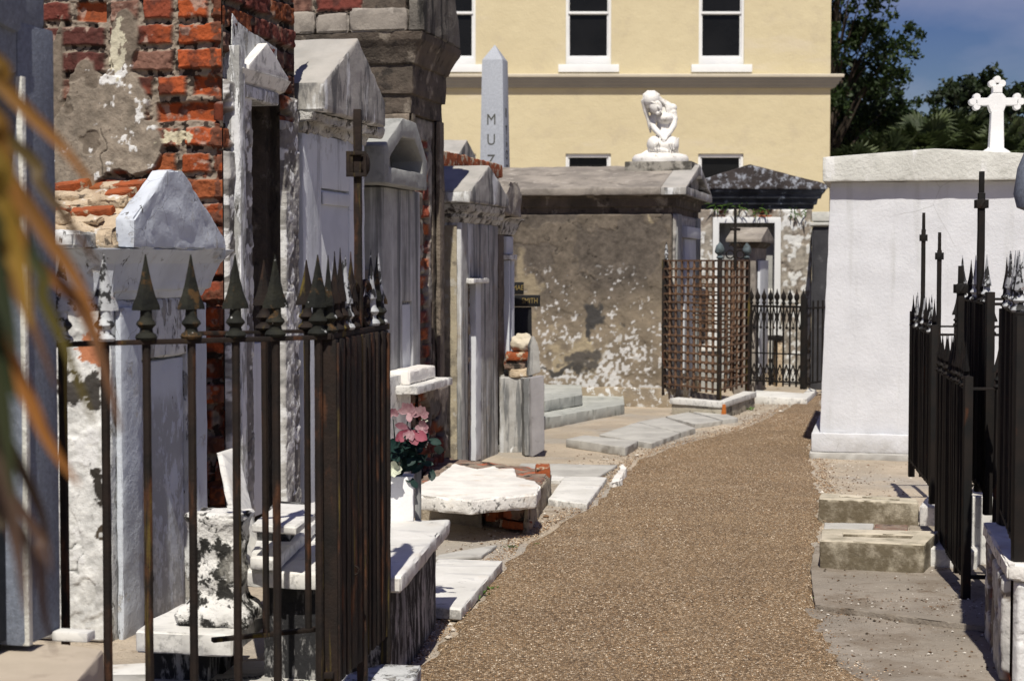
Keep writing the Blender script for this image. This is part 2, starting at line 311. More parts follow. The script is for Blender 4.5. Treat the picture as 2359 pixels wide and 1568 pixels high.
def path_mat():
    m = mat('exposed_aggregate', (.36, .25, .14), (.13, .085, .048), 1.1, .95, [dict(col=(.12, .085, .05), scale=2.5, lo=.56, hi=.7, amt=.7), dict(col=(.62, .54, .42), scale=1.7, lo=.58, hi=.72, amt=.5)], ((40, .003),))
    t = m.node_tree; nd = t.nodes; lk = t.links.new; b = nd['Principled BSDF']
    co = nd.new('ShaderNodeTexCoord'); v = nd.new('ShaderNodeTexVoronoi'); v.inputs['Scale'].default_value = 125; lk(co.outputs['Object'], v.inputs['Vector'])
    cr = nd.new('ShaderNodeValToRGB'); sx = nd.new('ShaderNodeSeparateColor'); lk(v.outputs['Color'], sx.inputs[0]); lk(sx.outputs[0], cr.inputs[0])
    e = cr.color_ramp.elements; e[0].color = (.03, .02, .013, 1); e[1].color = (.90, .76, .58, 1)
    for p, c in ((.20, (.10, .062, .031)), (.42, (.29, .184, .097)), (.66, (.40, .268, .148)), (.84, (.56, .41, .26))):
        k = cr.color_ramp.elements.new(p); k.color = (*c, 1)
    v2 = nd.new('ShaderNodeTexVoronoi'); v2.feature = 'DISTANCE_TO_EDGE'; v2.inputs['Scale'].default_value = 125; lk(co.outputs['Object'], v2.inputs['Vector'])
    mr = nd.new('ShaderNodeMapRange'); mr.inputs[1].default_value = 0; mr.inputs[2].default_value = .18; lk(v2.outputs['Distance'], mr.inputs[0])
    mx = nd.new('ShaderNodeMix'); mx.data_type = 'RGBA'; mx.inputs[6].default_value = (.16, .115, .08, 1); lk(mr.outputs[0], mx.inputs[0]); lk(cr.outputs[0], mx.inputs[7])
    base = b.inputs['Base Color'].links[0].from_socket
    m2 = nd.new('ShaderNodeMix'); m2.data_type = 'RGBA'; m2.inputs[0].default_value = .22; lk(mx.outputs[2], m2.inputs[6]); lk(base, m2.inputs[7]); lk(m2.outputs[2], b.inputs['Base Color'])
    mu = nd.new('ShaderNodeMath'); mu.operation = 'MULTIPLY'; mu.inputs[1].default_value = .0025; lk(mr.outputs[0], mu.inputs[0])
    bp = [n for n in nd if n.type == 'BUMP'][0]; old = bp.inputs['Height'].links[0].from_socket
    ad = nd.new('ShaderNodeMath'); lk(old, ad.inputs[0]); lk(mu.outputs[0], ad.inputs[1]); lk(ad.outputs[0], bp.inputs['Height'])
    return m
m_path = path_mat()
m_stones = mat('small_stones', (1, 1, 1), None, 3, .95, [], ((120, .001),), attr='Col')
m_bark = mat('bark', (.08, .06, .045), (.05, .04, .03), 6, .95)
def leaf_mat(name, a, b, tr=.35, attr=None, vs=1.2):
    m = mat(name, a, b, vs, .6, bumps=(), attr=attr, spec=.4)
    t = m.node_tree; pb = t.nodes['Principled BSDF']; tb = t.nodes.new('ShaderNodeBsdfTranslucent'); ms = t.nodes.new('ShaderNodeMixShader'); ms.inputs[0].default_value = tr
    src = pb.inputs['Base Color'].links[0].from_socket; t.links.new(src, tb.inputs[0]); out = t.nodes['Material Output']
    t.links.new(pb.outputs[0], ms.inputs[1]); t.links.new(tb.outputs[0], ms.inputs[2]); t.links.new(ms.outputs[0], out.inputs[0]); return m
m_leaf = leaf_mat('oak_leaves', (.036, .062, .013), (.015, .032, .007))
m_leaf2 = leaf_mat('dark_leaves', (.022, .037, .009), (.010, .019, .006), .2)
m_palm = leaf_mat('palm_leaves', (.085, .11, .04), (.022, .036, .011), .2)
m_frond = leaf_mat('drying_frond', (1, 1, 1), None, .3, attr='Col')
m_weed = leaf_mat('weed_leaves', (.10, .20, .03), (.07, .14, .02))
m_fleaf = leaf_mat('silk_leaves', (.012, .040, .032), (.008, .025, .022), .1)
m_petal = leaf_mat('faded_pink_petals', (.22, .085, .11), (.42, .27, .28), .15, vs=22)
m_petal_d = leaf_mat('crimson_petals', (.16, .025, .045), (.30, .08, .11), .1, vs=22)
m_wpetal = leaf_mat('cream_petals', (.78, .78, .66), (.66, .70, .55), .3)

# ------------------------------------------------------------ relief walls (brick and plaster modelled as surface height)
PAL = np.array([(.27, .070, .026), (.20, .048, .024), (.15, .040, .030), (.10, .034, .028), (.22, .115, .085), (.29, .085, .032)])
def relief(name, mtl, parent, Wd, Ht, res, axis='x', sign=-1, ox=0, oy=0, oz=0, brick=True, ch=.118, bl=.34, plaster=None, seed=1, pcol=(.23, .195, .155), pcol2=(.14, .115, .09),
           white=.0, patches=(), tint=1.0, clip=None, deep=1.0, warm=False):
    """axis 'x': surface along local x at y=oy facing -y ; axis 'y': along local y at x=ox facing -x"""
    nu, nv = max(4, int(Wd / res)), max(4, int(Ht / res)); u = np.linspace(0, Wd, nu); v = np.linspace(0, Ht, nv)
    Ug, Vg = np.meshgrid(u, v); u1, v1 = Ug.ravel(), Vg.ravel(); P = np.stack([u1, v1, np.full_like(u1, seed * 3.7)], 1)
    n1 = fbm(P * 9, seed, 4); n2 = fbm(P * 45, seed + 9, 3); n3 = fbm(P * 3, seed + 20, 5)
    h = np.zeros_like(u1); col = np.zeros((len(u1), 3))
    if brick:
        uu = u1 + .010 * fbm(P * 12, seed + 3, 4); vv = v1 + .011 * fbm(P * 7, seed + 4, 4)
        row = np.floor(vv / ch).astype(int); isH = (row % 3 == 1)
        L_ = np.where(isH, bl * .5, bl); offs = (_h(row, row * 0 + 3, row * 0, seed) * .5 + .5) * bl
        k = np.floor((uu + offs) / L_).astype(int); fu = (uu + offs) - k * L_; fv = vv - row * ch
        d = np.minimum(np.minimum(fu, L_ - fu), np.minimum(fv, ch - fv)) - .009
        rnd = _h(row, k, row * 0 + 1, seed) * .5 + .5; rnd2 = _h(row, k, row * 0 + 2, seed) * .5 + .5; rnd3 = _h(row, k, row * 0 + 5, seed) * .5 + .5
        d = d + .007 * n2 - .010 * np.clip(n1 + .1, 0, 1)
        prof = np.clip(d / .011, 0, 1); prof = prof * prof * (3 - 2 * prof)
        hb = .004 + .014 * (rnd2 - .5) + .010 * n2 + .012 * n1 + (fu / L_ - .5) * .008 * (rnd3 - .5)
        gone = rnd3 > .93; hb = np.where(gone, -.05, hb)
        hm = -.020 + .016 * n2 + .010 * n1
        h = (hm * (1 - prof) + hb * prof) * deep
        base = PAL[(rnd * 5.999).astype(int)] * (0.8 + .4 * rnd2)[:, None]
        if warm: wv = np.clip((.42 - u1) / .15, 0, 1) * (rnd3 > .25) * .85; base = base * (1 - wv[:, None]) + np.array((.33, .070, .020)) * (.75 + .5 * rnd2)[:, None] * wv[:, None]
        pale = np.clip((fbm(P * 24, seed + 31, 5) - .20) * 5, 0, 1) * (rnd3 > .35) * .75
        base = base * (1 - pale[:, None]) + np.array((.36, .27, .22)) * pale[:, None]
        soot = np.clip((fbm(P * 15, seed + 37, 5) - .04) * 4, 0, 1) * .75
        base = base * (1 - soot[:, None]) + np.array((.05, .022, .018)) * soot[:, None]
        mort = np.array((.24, .20, .16)) * (1 + .5 * n2)[:, None]
        mort = np.where(((fbm(P * 22, seed + 41, 3) > -.08))[:, None], mort, np.array((.035, .025, .02)))
        col = mort * (1 - prof[:, None]) + base * prof[:, None]
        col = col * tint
    if plaster is not None:
        m = plaster(u1, v1) + .40 * n3 + .20 * n1
        mk = np.clip(m * 30, 0, 1)
        hp = .022 + .006 * n3 + .005 * n1 + .004 * n2
        m2 = np.clip((fbm(P * 4.5, seed + 55, 4) + .05) * 25, 0, 1) * .006        # a second, thinner coat that has flaked in sheets
        hp = hp + m2
        mot = 1 + .45 * n1 + .5 * fbm(P * 28, seed + 91, 4) + .35 * n2; pc = np.array(pcol) * mot[:, None]; pc = pc * (m2[:, None] > .003) + np.array(pcol2) * 1.15 * mot[:, None] * (m2[:, None] <= .003)
        if white:
            wm = np.clip((fbm(P * 18, seed + 61, 5) + .5 * fbm(P * 2.2, seed + 62, 3) + white - .55) * 14, 0, 1)
            pc = pc * (1 - wm[:, None]) + np.array((.66, .66, .65)) * wm[:, None]; hp = hp + wm * .002
        cr = np.abs(fbm(P * 2.4, seed + 70, 4)); crk = np.clip(1 - cr / .010, 0, 1) * (n3 > .05)
        hp = hp - crk * .008; pc = pc * (1 - .8 * crk[:, None])
        h = h * (1 - mk) + hp * mk; col = col * (1 - mk[:, None]) + pc * mk[:, None]
    for fn, pcx in patches:
        mk = np.clip((fn(u1 + .09 * fbm(P * 9, seed + 88, 3) + .07 * fbm(P * 28, seed + 98, 3), v1 + .09 * fbm(P * 9, seed + 89, 3) + .07 * fbm(P * 28, seed + 99, 3)) + .5 * n2) * 9, 0, 1); col = col * (1 - mk[:, None]) + np.array(pcx) * (1 + .3 * n1)[:, None] * mk[:, None]
    col = np.clip(col, .004, .9)
    fade = np.clip(np.minimum(np.minimum(u1, Wd - u1), np.minimum(v1, Ht - v1)) / .01, 0, 1)
    if axis == 'x': V = np.stack([ox + u1, oy - (h * fade + .004), oz + v1], 1)
    else: V = np.stack([ox - (h * fade + .004), oy + u1, oz + v1], 1)
    me = bpy.data.meshes.new(name); idx = np.arange(nu * nv).reshape(nv, nu)
    q = np.stack([idx[:-1, :-1], idx[:-1, 1:], idx[1:, 1:], idx[1:, :-1]], -1).reshape(-1, 4)
    if axis == 'y': q = q[:, ::-1]
    if clip is not None:
        cu, cv = u1[q].mean(1), v1[q].mean(1); q = q[clip(cu, cv)]
    me.vertices.add(len(V)); me.vertices.foreach_set('co', V.ravel()); me.loops.add(q.size); me.loops.foreach_set('vertex_index', q.ravel())
    me.polygons.add(len(q)); me.polygons.foreach_set('loop_start', np.arange(0, q.size, 4)); me.polygons.foreach_set('use_smooth', np.ones(len(q), bool))
    me.update(calc_edges=True)
    ca = me.color_attributes.new('Col', 'FLOAT_COLOR', 'POINT'); ca.data.foreach_set('color', np.c_[col, np.ones(len(col))].ravel().astype(np.float32))
    me.materials.append(mtl)
    return addobj(name, me, parent)
def blob(cx, cy, rx, ry, k=1.0):
    return lambda u, v: k * (1 - np.sqrt(((u - cx) / rx) ** 2 + ((v - cy) / ry) ** 2))
def blobs(*bs):
    return lambda u, v: np.max([blob(*b)(u, v) for b in bs], 0)

# ------------------------------------------------------------ the setting
def ground():
    xs = np.concatenate([[-400, -120, -40, -15, -7], np.arange(-4, 6.5, .06), [9, 18, 45, 120, 400]])
    ys = np.concatenate([[-60, -15, -4, 0, 2], np.arange(3.5, 24, .07), [26, 32, 45, 80, 200, 600]])
    X, Y = np.meshgrid(xs, ys); P = np.stack([X.ravel(), Y.ravel(), X.ravel() * 0], 1)
    near = np.clip((24 - P[:, 1]) / 2, 0, 1) * np.clip((P[:, 1] - 2) / 2, 0, 1)
    P[:, 2] = near * (.010 * fbm(P * 1.5, 3, 4) + .004 * fbm(P * 8, 5, 3)) - .004
    me = bpy.data.meshes.new('ground'); idx = np.arange(len(P)).reshape(len(ys), len(xs))
    q = np.stack([idx[:-1, :-1], idx[:-1, 1:], idx[1:, 1:], idx[1:, :-1]], -1).reshape(-1, 4)
    me.from_pydata(P.tolist(), [], q.tolist()); me.materials.append(m_dirt)
    for p in me.polygons: p.use_smooth = True
    tag(addobj('ground', me), 'sandy grey ground littered with small stones between the tombs', 'ground', kind='structure')
ground()
LE = [(960, 1700), (962, 1568), (985, 1520), (1100, 1400), (1160, 1310), (1230, 1250), (1290, 1205), (1370, 1165), (1440, 1090), (1470, 1060), (1560, 1028), (1700, 992), (1780, 960), (1838, 930), (1866, 912)]
RE = [(2120, 1700), (1975, 1568), (1925, 1490), (1900, 1430), (1872, 1380), (1868, 1300), (1885, 1240), (1885, 1180), (1880, 1120), (1872, 1080), (1862, 1030), (1872, 990), (1880, 960), (1886, 930), (1888, 908)]
def edge_pts(E, n):
    g = [G(*p) for p in E]; g = [Vector((g[0].x, g[0].y - 3.0, 0))] + g
    d = np.cumsum([0] + [(b - a).length for a, b in zip(g, g[1:])]); t = np.linspace(0, d[-1], n)
    return np.stack([np.interp(t, d, [p.x for p in g]), np.interp(t, d, [p.y for p in g])], 1)
def path():
    n, mm = 420, 70; A, B = edge_pts(LE, n), edge_pts(RE, n)
    ja = fbm(np.c_[A * 5, np.zeros(n)], 4, 4) * .05; jb = fbm(np.c_[B * 5, np.ones(n)], 5, 4) * .05
    jb = jb + fbm(np.c_[B * 16, np.ones(n)], 15, 3) * .03; A[:, 0] -= .02 + ja; B[:, 0] += .02 + jb
    t = np.linspace(0, 1, mm); P = A[:, None, :] * (1 - t)[None, :, None] + B[:, None, :] * t[None, :, None]
    P = P.reshape(-1, 2); e = np.tile(np.minimum(t, 1 - t), n); w_ = np.repeat(np.linalg.norm(A - B, axis=1), mm) * e
    z = .014 * np.clip(w_ / .06, 0, 1) - .012 * (w_ <= 0) + .004 * fbm(np.c_[P * 4, P[:, :1] * 0], 8, 4)
    V = np.c_[P, z]; idx = np.arange(n * mm).reshape(n, mm)
    q = np.stack([idx[:-1, :-1], idx[:-1, 1:], idx[1:, 1:], idx[1:, :-1]], -1).reshape(-1, 4)
    me = bpy.data.meshes.new('path'); me.from_pydata(V.tolist(), [], q.tolist()); me.materials.append(m_path)
    for p in me.polygons: p.use_smooth = True
    tag(addobj('path', me), 'brown pebble aggregate path curving between the tombs', 'path', kind='structure')
    return A, B
PA, PB = path()
def stones(name, label, pts, sizes, cols):
    n = len(pts); base = np.array([(1, 0, 0), (0, 1, 0), (-1, 0, 0), (0, -1, 0), (0, 0, 1), (0, 0, -1)], float)
    fc = np.array([(0, 1, 4), (1, 2, 4), (2, 3, 4), (3, 0, 4), (1, 0, 5), (2, 1, 5), (3, 2, 5), (0, 3, 5)])
    rs = np.random.RandomState(5); sc = rs.uniform(.6, 1.2, (n, 6, 1)) * sizes[:, None, None]
    a = rs.uniform(0, 6.28, n); c, s = np.cos(a), np.sin(a); Bv = base[None] * sc; Bv[:, :, 2] *= .6; Bv[:, :, 0] *= 1.3
    X = Bv[:, :, 0] * c[:, None] - Bv[:, :, 1] * s[:, None]; Y = Bv[:, :, 0] * s[:, None] + Bv[:, :, 1] * c[:, None]
    V = np.stack([X + pts[:, None, 0], Y + pts[:, None, 1], Bv[:, :, 2] + pts[:, None, 2]], -1).reshape(-1, 3)
    Fc = (fc[None] + 6 * np.arange(n)[:, None, None]).reshape(-1, 3)
    me = bpy.data.meshes.new(name); me.from_pydata(V.tolist(), [], Fc.tolist())
    ca = me.color_attributes.new('Col', 'FLOAT_COLOR', 'POINT'); cc = np.repeat(np.c_[cols, np.ones(n)], 6, 0); ca.data.foreach_set('color', cc.ravel().astype(np.float32))
    me.materials.append(m_stones); tag(addobj(name, me), label, 'gravel', kind='stuff')
def pebbles():
    rs = np.random.RandomState(3)
    pc = np.array([(.36, .24, .14), (.24, .15, .085), (.50, .37, .24), (.10, .06, .035), (.74, .64, .50), (.32, .19, .10)])
    n = 26000; i = (rs.rand(n) ** 1.3 * 300).astype(int) + 60; t = rs.rand(n)[:, None]
    q = PA[i] * (1 - t) + PB[i] * t + rs.normal(0, .02, (n, 2))
    stones('path_gravel', 'loose brown and tan pebbles strewn over the path', np.c_[q, np.full(n, .014)], rs.uniform(.0018, .0045, n), pc[rs.randint(0, 6, n)] * rs.uniform(.7, 1.2, (n, 1)))
    n = 15000; i = (rs.rand(n) ** 1.2 * 330).astype(int) + 60; left = rs.rand(n) < .5; sg = np.where(left, -1, 1)
    q = np.where(left[:, None], PA[i], PB[i]) + np.stack([sg * (.02 + np.abs(rs.normal(0, .055, n))), rs.normal(0, .04, n)], 1)
    stones('edge_gravel', 'brown pebbles spilled over the edges of the path', np.c_[q, np.full(n, .006)], rs.uniform(.002, .0055, n), pc[rs.randint(0, 6, n)] * rs.uniform(.6, 1.2, (n, 1)))
    dc = np.array([(.40, .34, .27), (.50, .45, .38), (.13, .09, .06), (.30, .25, .20), (.62, .58, .52), (.17, .10, .055)])
    n = 9000; i = rs.randint(40, 410, n); left = rs.rand(n) < .5
    base = np.where(left[:, None], PA[i], PB[i]); d = np.abs(rs.normal(0, .30, n) + .12 * (rs.rand(n) > .5)) + .01
    q = base + np.stack([np.where(left, -d, d), rs.normal(0, .03, n)], 1)
    stones('ground_debris', 'scattered pale stone chips and dry leaf crumbs beside the path', np.c_[q, np.full(n, .002)], (.0025 + .009 * rs.rand(n) ** 3) * np.where(rs.rand(n) > .985, 2.2, 1), dc[rs.randint(0, 6, n)])
pebbles()
def litter():
    rs = np.random.RandomState(13); n = 1900; q = []
    for i in range(n):
        px = rs.uniform(1890, 2330); py = rs.uniform(1260, 1568) if i % 3 else rs.uniform(1395, 1440); g = G(px, py); q.append((g.x, g.y, .014 if py > 1400 + (px - 1890) * .14 else .036))
    q = np.array(q); dc = np.array([(.10, .06, .035), (.16, .10, .06), (.06, .045, .03), (.25, .21, .17), (.62, .58, .52), (.20, .13, .08)])
    stones('leaf_litter', 'fine brown leaf litter and white chips on the right pavement', q, (.0016 + .006 * rs.rand(n) ** 4), dc[rs.randint(0, 6, n)])
litter()

# ------------------------------------------------------------ yellow building
m_ledge = mat('cream_ledge_paint', (.62, .57, .46), (.56, .51, .42), 2, .7, bumps=((30, .0005),))
def building():
    Y = 36.0; x = lambda p: (p - 1179) / F * Y; z = lambda p: AT(1179, p, Y).z
    b = empty('building', (0, Y, 0), label='tall cream stucco building with white sash windows behind the tombs', cat='building')
    xr, xl, zt = x(1908), x(300), 13.0
    cols = [(x(c - 52), x(c + 52)) for c in (431, 738, 1044, 1354, 1658)]
    rows = [(z(354) - 2.1, z(354)), (z(150), z(-75)), (z(-350), z(-575))]
    xs = sorted({xl, xr, *[v for c in cols for v in c]}); zs = sorted({-.1, zt, *[v for r in rows for v in r]})
    mb = MB(); D = .22
    for i in range(len(xs) - 1):
        for j in range(len(zs) - 1):
            hole = any(abs(xs[i] - a) < 1e-6 for a, _ in cols) and any(abs(zs[j] - a) < 1e-6 for a, _ in rows)
            if not hole: mb.box(xs[i], xs[i + 1], 0, D, zs[j], zs[j + 1])
    bmesh.ops.remove_doubles(mb.bm, verts=mb.bm.verts, dist=1e-4)
    seen = {}
    for f in list(mb.bm.faces):
        key = tuple(round(c, 3) for c in f.calc_center_median())
        seen.setdefault(key, []).append(f)
    bmesh.ops.delete(mb.bm, geom=[f for fs in seen.values() if len(fs) > 1 for f in fs], context='FACES_ONLY')
    mb.box(xl, xl + .3, D, 8, -.1, zt); mb.box(xr - .25, xr, D + .01, 8, -.1, zt); mb.box(xl + .3, xr - .25, 7.8, 8, -.1, zt)
    mb.build('wall', m_stucco, b, smooth=False)
    MB().box(xl + .3, xr - .25, .6, .7, -.1, zt).build('interior_partition', m_glass, b, smooth=False)
    z1, z2, z3 = z(204), z(182), z(171)
    MB().loft(xl, xr, 0, 8, [(z1, .05), (z1 + .02, .10), (z1 + .07, .11), (z1 + .08, .15), (z1 + .13, .16), (z1 + .14, .19), (z2, .20), (z2 + .01, .235)]).build('string_course', m_band, b, bevel=.004, seg=1)
    MB().loft(xl, xr, 0, 8, [(z2 + .012, .24), (z3 - .03, .25), (z3 - .02, .22)]).build('ledge', m_ledge, b, bevel=.006, seg=1)
    MB().box(xl - .15, xr + .15, -.35, 8.2, zt, zt + .4).build('roof', m_band, b, bevel=.03)
    for ri, (za, zb) in enumerate(rows):
        for (a, c) in cols:
            fr = MB(); fr.ring([(a, za), (c, za), (c, zb), (a, zb)], [(a + .055, za + .16), (c - .055, za + .16), (c - .055, zb - .08), (a + .055, zb - .08)], .045, .17)
            w_ = fr.build('window', m_trim, b, bevel=.008, seg=1)
            zm = (za + zb) / 2 + (.1 if ri != 1 else (z(30) - (za + zb) / 2))
            s = MB(); s.ring([(a + .057, za + .162), (c - .057, za + .162), (c - .057, zm + .02), (a + .057, zm + .02)], [(a + .085, za + .20), (c - .085, za + .20), (c - .085, zm - .025), (a + .085, zm - .025)], .10, .14)
            s.box(a + .057, c - .057, .07, .096, zm - .015, zm + .035); s.box(a + .057, a + .08, .07, .12, zm + .04, zb - .085); s.box(c - .08, c - .057, .07, .12, zm + .04, zb - .085)
            s.build('sash', m_trim, w_, bevel=.004, seg=1)
            MB().box(a + .05, c - .05, .145, .15, za + .15, zb - .07).build('pane', m_glass, w_, smooth=False)
            if ri > 0: MB().box(a - .16, c + .16, -.10, .04, za - .16, za).build('sill', m_trim, w_, bevel=.012)
building()

# ------------------------------------------------------------ trees
def leaves(P, size, seed, narrow=.5, droop=0):
    rs = np.random.RandomState(seed); n = len(P); d = rs.normal(size=(n, 3)); d /= np.linalg.norm(d, axis=1)[:, None]
    e = np.cross(d, rs.normal(size=(n, 3))); e /= np.linalg.norm(e, axis=1)[:, None]; s = size * rs.uniform(.6, 1.3, (n, 1))
    A = P - d * s; B = P + e * s * narrow; C = P + d * s; D = P - e * s * narrow
    V = np.stack([A, B, C, D], 1).reshape(-1, 3); return V, np.arange(n * 4).reshape(n, 4)
def mesh_np(name, V, q, m, parent, smooth=False):
    me = bpy.data.meshes.new(name); me.from_pydata(V.tolist(), [], q.tolist()); me.materials.append(m); return addobj(name, me, parent)
def tree(loc, h, rad, trunk_h, n, seed, label, m, name='oak_tree', lsize=.11, nb=46, group='trees behind the cemetery wall', spread=.75):
    rs = np.random.RandomState(seed); t = empty(name, loc, label=label, cat='tree', group=group)
    mb = MB(); mb.tube([(0, 0, -.1), (.05, 0, trunk_h * .5), (0, .1, trunk_h), (.1, 0, h * .75)], [.26, .2, .16, .05], 8)
    tips = []
    for i in range(nb):
        a = rs.uniform(0, 6.28); zz = trunk_h + (h - trunk_h) * rs.rand() ** .8; f = math.sqrt(max(0, 1 - ((zz - trunk_h) / (h - trunk_h) - .35) ** 2 / .48)); r = rad * f * rs.uniform(.45, 1.08)
        tip = np.array([r * math.cos(a), r * math.sin(a), zz + rs.uniform(-.2, .3)]); z0 = trunk_h * .8 + (zz - trunk_h) * .55
        mid = tip * np.array([.5, .5, 0]) + np.array([0, 0, (z0 + zz) / 2 + .15]); mb.tube([(0, 0, z0), mid, tip], [.05, .03, .01], 4); tips.append(tip)
    mb.build('trunk', m_bark, t)
    tips = np.array(tips); k = rs.randint(0, nb, n); sub = rs.normal(0, 1, (nb * 7, 3)) * np.array([.5, .5, .32]) * spread
    c = tips[k] + sub[k * 7 + rs.randint(0, 7, n)] + rs.normal(0, .13, (n, 3)) * spread
    V, q = leaves(c, lsize, seed); mesh_np('crown', V, q, m, t); return t
for i, (px, Y, h, rad, th, n, mt, lb, ls) in enumerate([
        (1905, 44, 10.4, 1.8, 2.6, 26000, m_leaf, 'tall green tree rising past the top of the frame beside the cream building', .075),
        (1968, 47, 6.4, 1.5, 1.4, 14000, m_leaf2, 'dark round tree just right of the cream building corner, under the tall tree', .10),
        (2105, 56, 6.3, 2.0, 1.2, 12000, m_leaf, 'low pale green tree rising in the dip between building and stone cross', .12),
        (2235, 54, 6.9, 1.7, 1.2, 11000, m_leaf2, 'dark tree standing behind the left arm of the stone cross', .12),
        (2350, 52, 6.7, 1.9, 1.2, 11000, m_leaf2, 'dark tree at the right edge behind the right arm of the stone cross', .12)]):
    tree(((px - 1179) / F * Y, Y, 0), h, rad, th, n, 40 + i, lb, mt, lsize=ls, nb=60 if i == 0 else 44)
def fan_palm(loc, h, rad, seed, label):
    rs = np.random.RandomState(seed); t = empty('fan_palm', loc, label=label, cat='palm', group='fan palms behind the white tomb')
    MB().tube([(0, 0, -.1), (.05, 0, h * .5), (0, 0, h)], [.16, .14, .14], 8).build('trunk', m_bark, t)
    V, q = [], []; st = MB()
    for i in range(46):
        a = rs.uniform(0, 6.28); el = rs.uniform(-.7, 1.3); L_ = rad * rs.uniform(.45, .75); d = np.array([math.cos(a) * math.cos(el), math.sin(a) * math.cos(el), math.sin(el)])
        c0 = np.array([0, 0, h]) + d * L_; st.tube([(0, 0, h), tuple(c0)], [.02, .012], 4)
        side = np.cross(d, (0, 0, 1)); side /= np.linalg.norm(side) + 1e-6; up = np.cross(side, d); fr = rad * rs.uniform(.4, .6)
        for k in range(-8, 9):
            b = k / 8 * 1.9; dd = d * math.cos(b) + side * math.sin(b); dd2 = dd - np.array([0, 0, .35 * abs(rs.normal(1, .3))]); wv = np.cross(dd, up) * .045
            p0 = c0; p1 = c0 + dd * fr * .55; p2 = p1 + dd2 * fr * .5; j = len(V); V += [p0, p1 - wv, p2, p1 + wv]; q.append((j, j + 1, j + 2, j + 3))
    st.build('leaf_stalks', m_palm, t); mesh_np('crown', np.array(V), np.array(q), m_palm, t)
for i, (px, Y, h, r, lb) in enumerate([
        (1965, 38.5, 3.1, 1.05, 'bushy fan palm nearest the corner of the cream building'), (2045, 40, 3.4, 1.1, 'fan palm second from the cream building, above the left end of the white cap'),
        (2125, 41, 3.9, 1.2, 'taller fan palm in the middle of the palm clump'), (2200, 42, 4.2, 1.15, 'highest fan palm, left of the stone cross'),
        (2300, 40, 3.7, 1.1, 'fan palm directly behind the shaft of the stone cross'), (2385, 43, 3.9, 1.2, 'fan palm cut by the right edge of the photo')]):
    fan_palm(((px - 1179) / F * Y, Y, 0), h, r, 60 + i, lb)
for i, (px, Y, wd) in enumerate([(2010, 49, 3.0), (2130, 58, 3.6), (2290, 57, 3.6), (2430, 56, 3.4)]):
    rs = np.random.RandomState(80 + i); n = 14000; t = empty('hedge_shrub', ((px - 1179) / F * Y, Y, 0), label=['dense dark shrub behind the palms beside the building', 'dense dark shrub filling the gap behind the middle palms',
        'dense dark shrub behind the foot of the stone cross', 'dense dark shrub at the right edge behind the trees'][i], cat='shrub', group='dark shrubs behind the palms')
    c = np.stack([rs.uniform(-wd / 2, wd / 2, n) , rs.uniform(-.6, .6, n), rs.uniform(.1, 1, n) ** .8 * 4.9], 1); c[:, 2] *= 1 + .18 * np.sin(c[:, 0] * 3 + i)
    V, q = leaves(c, .15, 80 + i, .6); mesh_np('foliage', V, q, m_leaf2, t)
    MB().tube([(0, 0, -.1), (.1, 0, 1.2), (.0, .1, 2.4)], [.12, .08, .03]).build('stem', m_bark, t)

# ------------------------------------------------------------ text
def text(s, size, ext, name, m, parent, loc, rot, sx=1.0, cx='CENTER'):
    c = bpy.data.curves.new('t', 'FONT'); c.body = s; c.size = size; c.extrude = ext; c.align_x = cx; c.align_y = 'CENTER'; c.space_line = 1.1
    o = bpy.data.objects.new('t', c); COL.objects.link(o); bpy.context.view_layer.update()
    me = bpy.data.meshes.new_from_object(o.evaluated_get(bpy.context.evaluated_depsgraph_get())); bpy.data.objects.remove(o)
    me.materials.clear(); me.materials.append(m); r = addobj(name, me, parent, loc, rot); r.scale = (sx, 1, 1); return r

# ------------------------------------------------------------ tombs of the left row
class Row:
    """a tomb in the left row: local x runs away from the camera along the facade, y goes into the tomb, z up"""
    def __init__(s, name, label, cat, px0, px1, off=0.0):
        s.off = off; s.s0 = s._s(px0, 0); s.L = s._s(px1, 0) - s.s0
        s.o = F0 + U * s.s0 + N * off; s.e = empty(name, (s.o.x, s.o.y, 0), R(90) - AZ, label, cat)
    def _s(s, px, front):                   # distance along the facade of the plane `front` metres before it
        k = (px - 1179) / F; o = F0 + N * (s.off + front)
        return (k * o.y - o.x) / (U.x - k * U.y)
    def x(s, px, front=0): return s._s(px, front) - s.s0
    def z(s, px, py, front=0):
        Y = (F0 + N * (s.off + front) + U * s._s(px, front)).y; return AT(px, py, Y).z

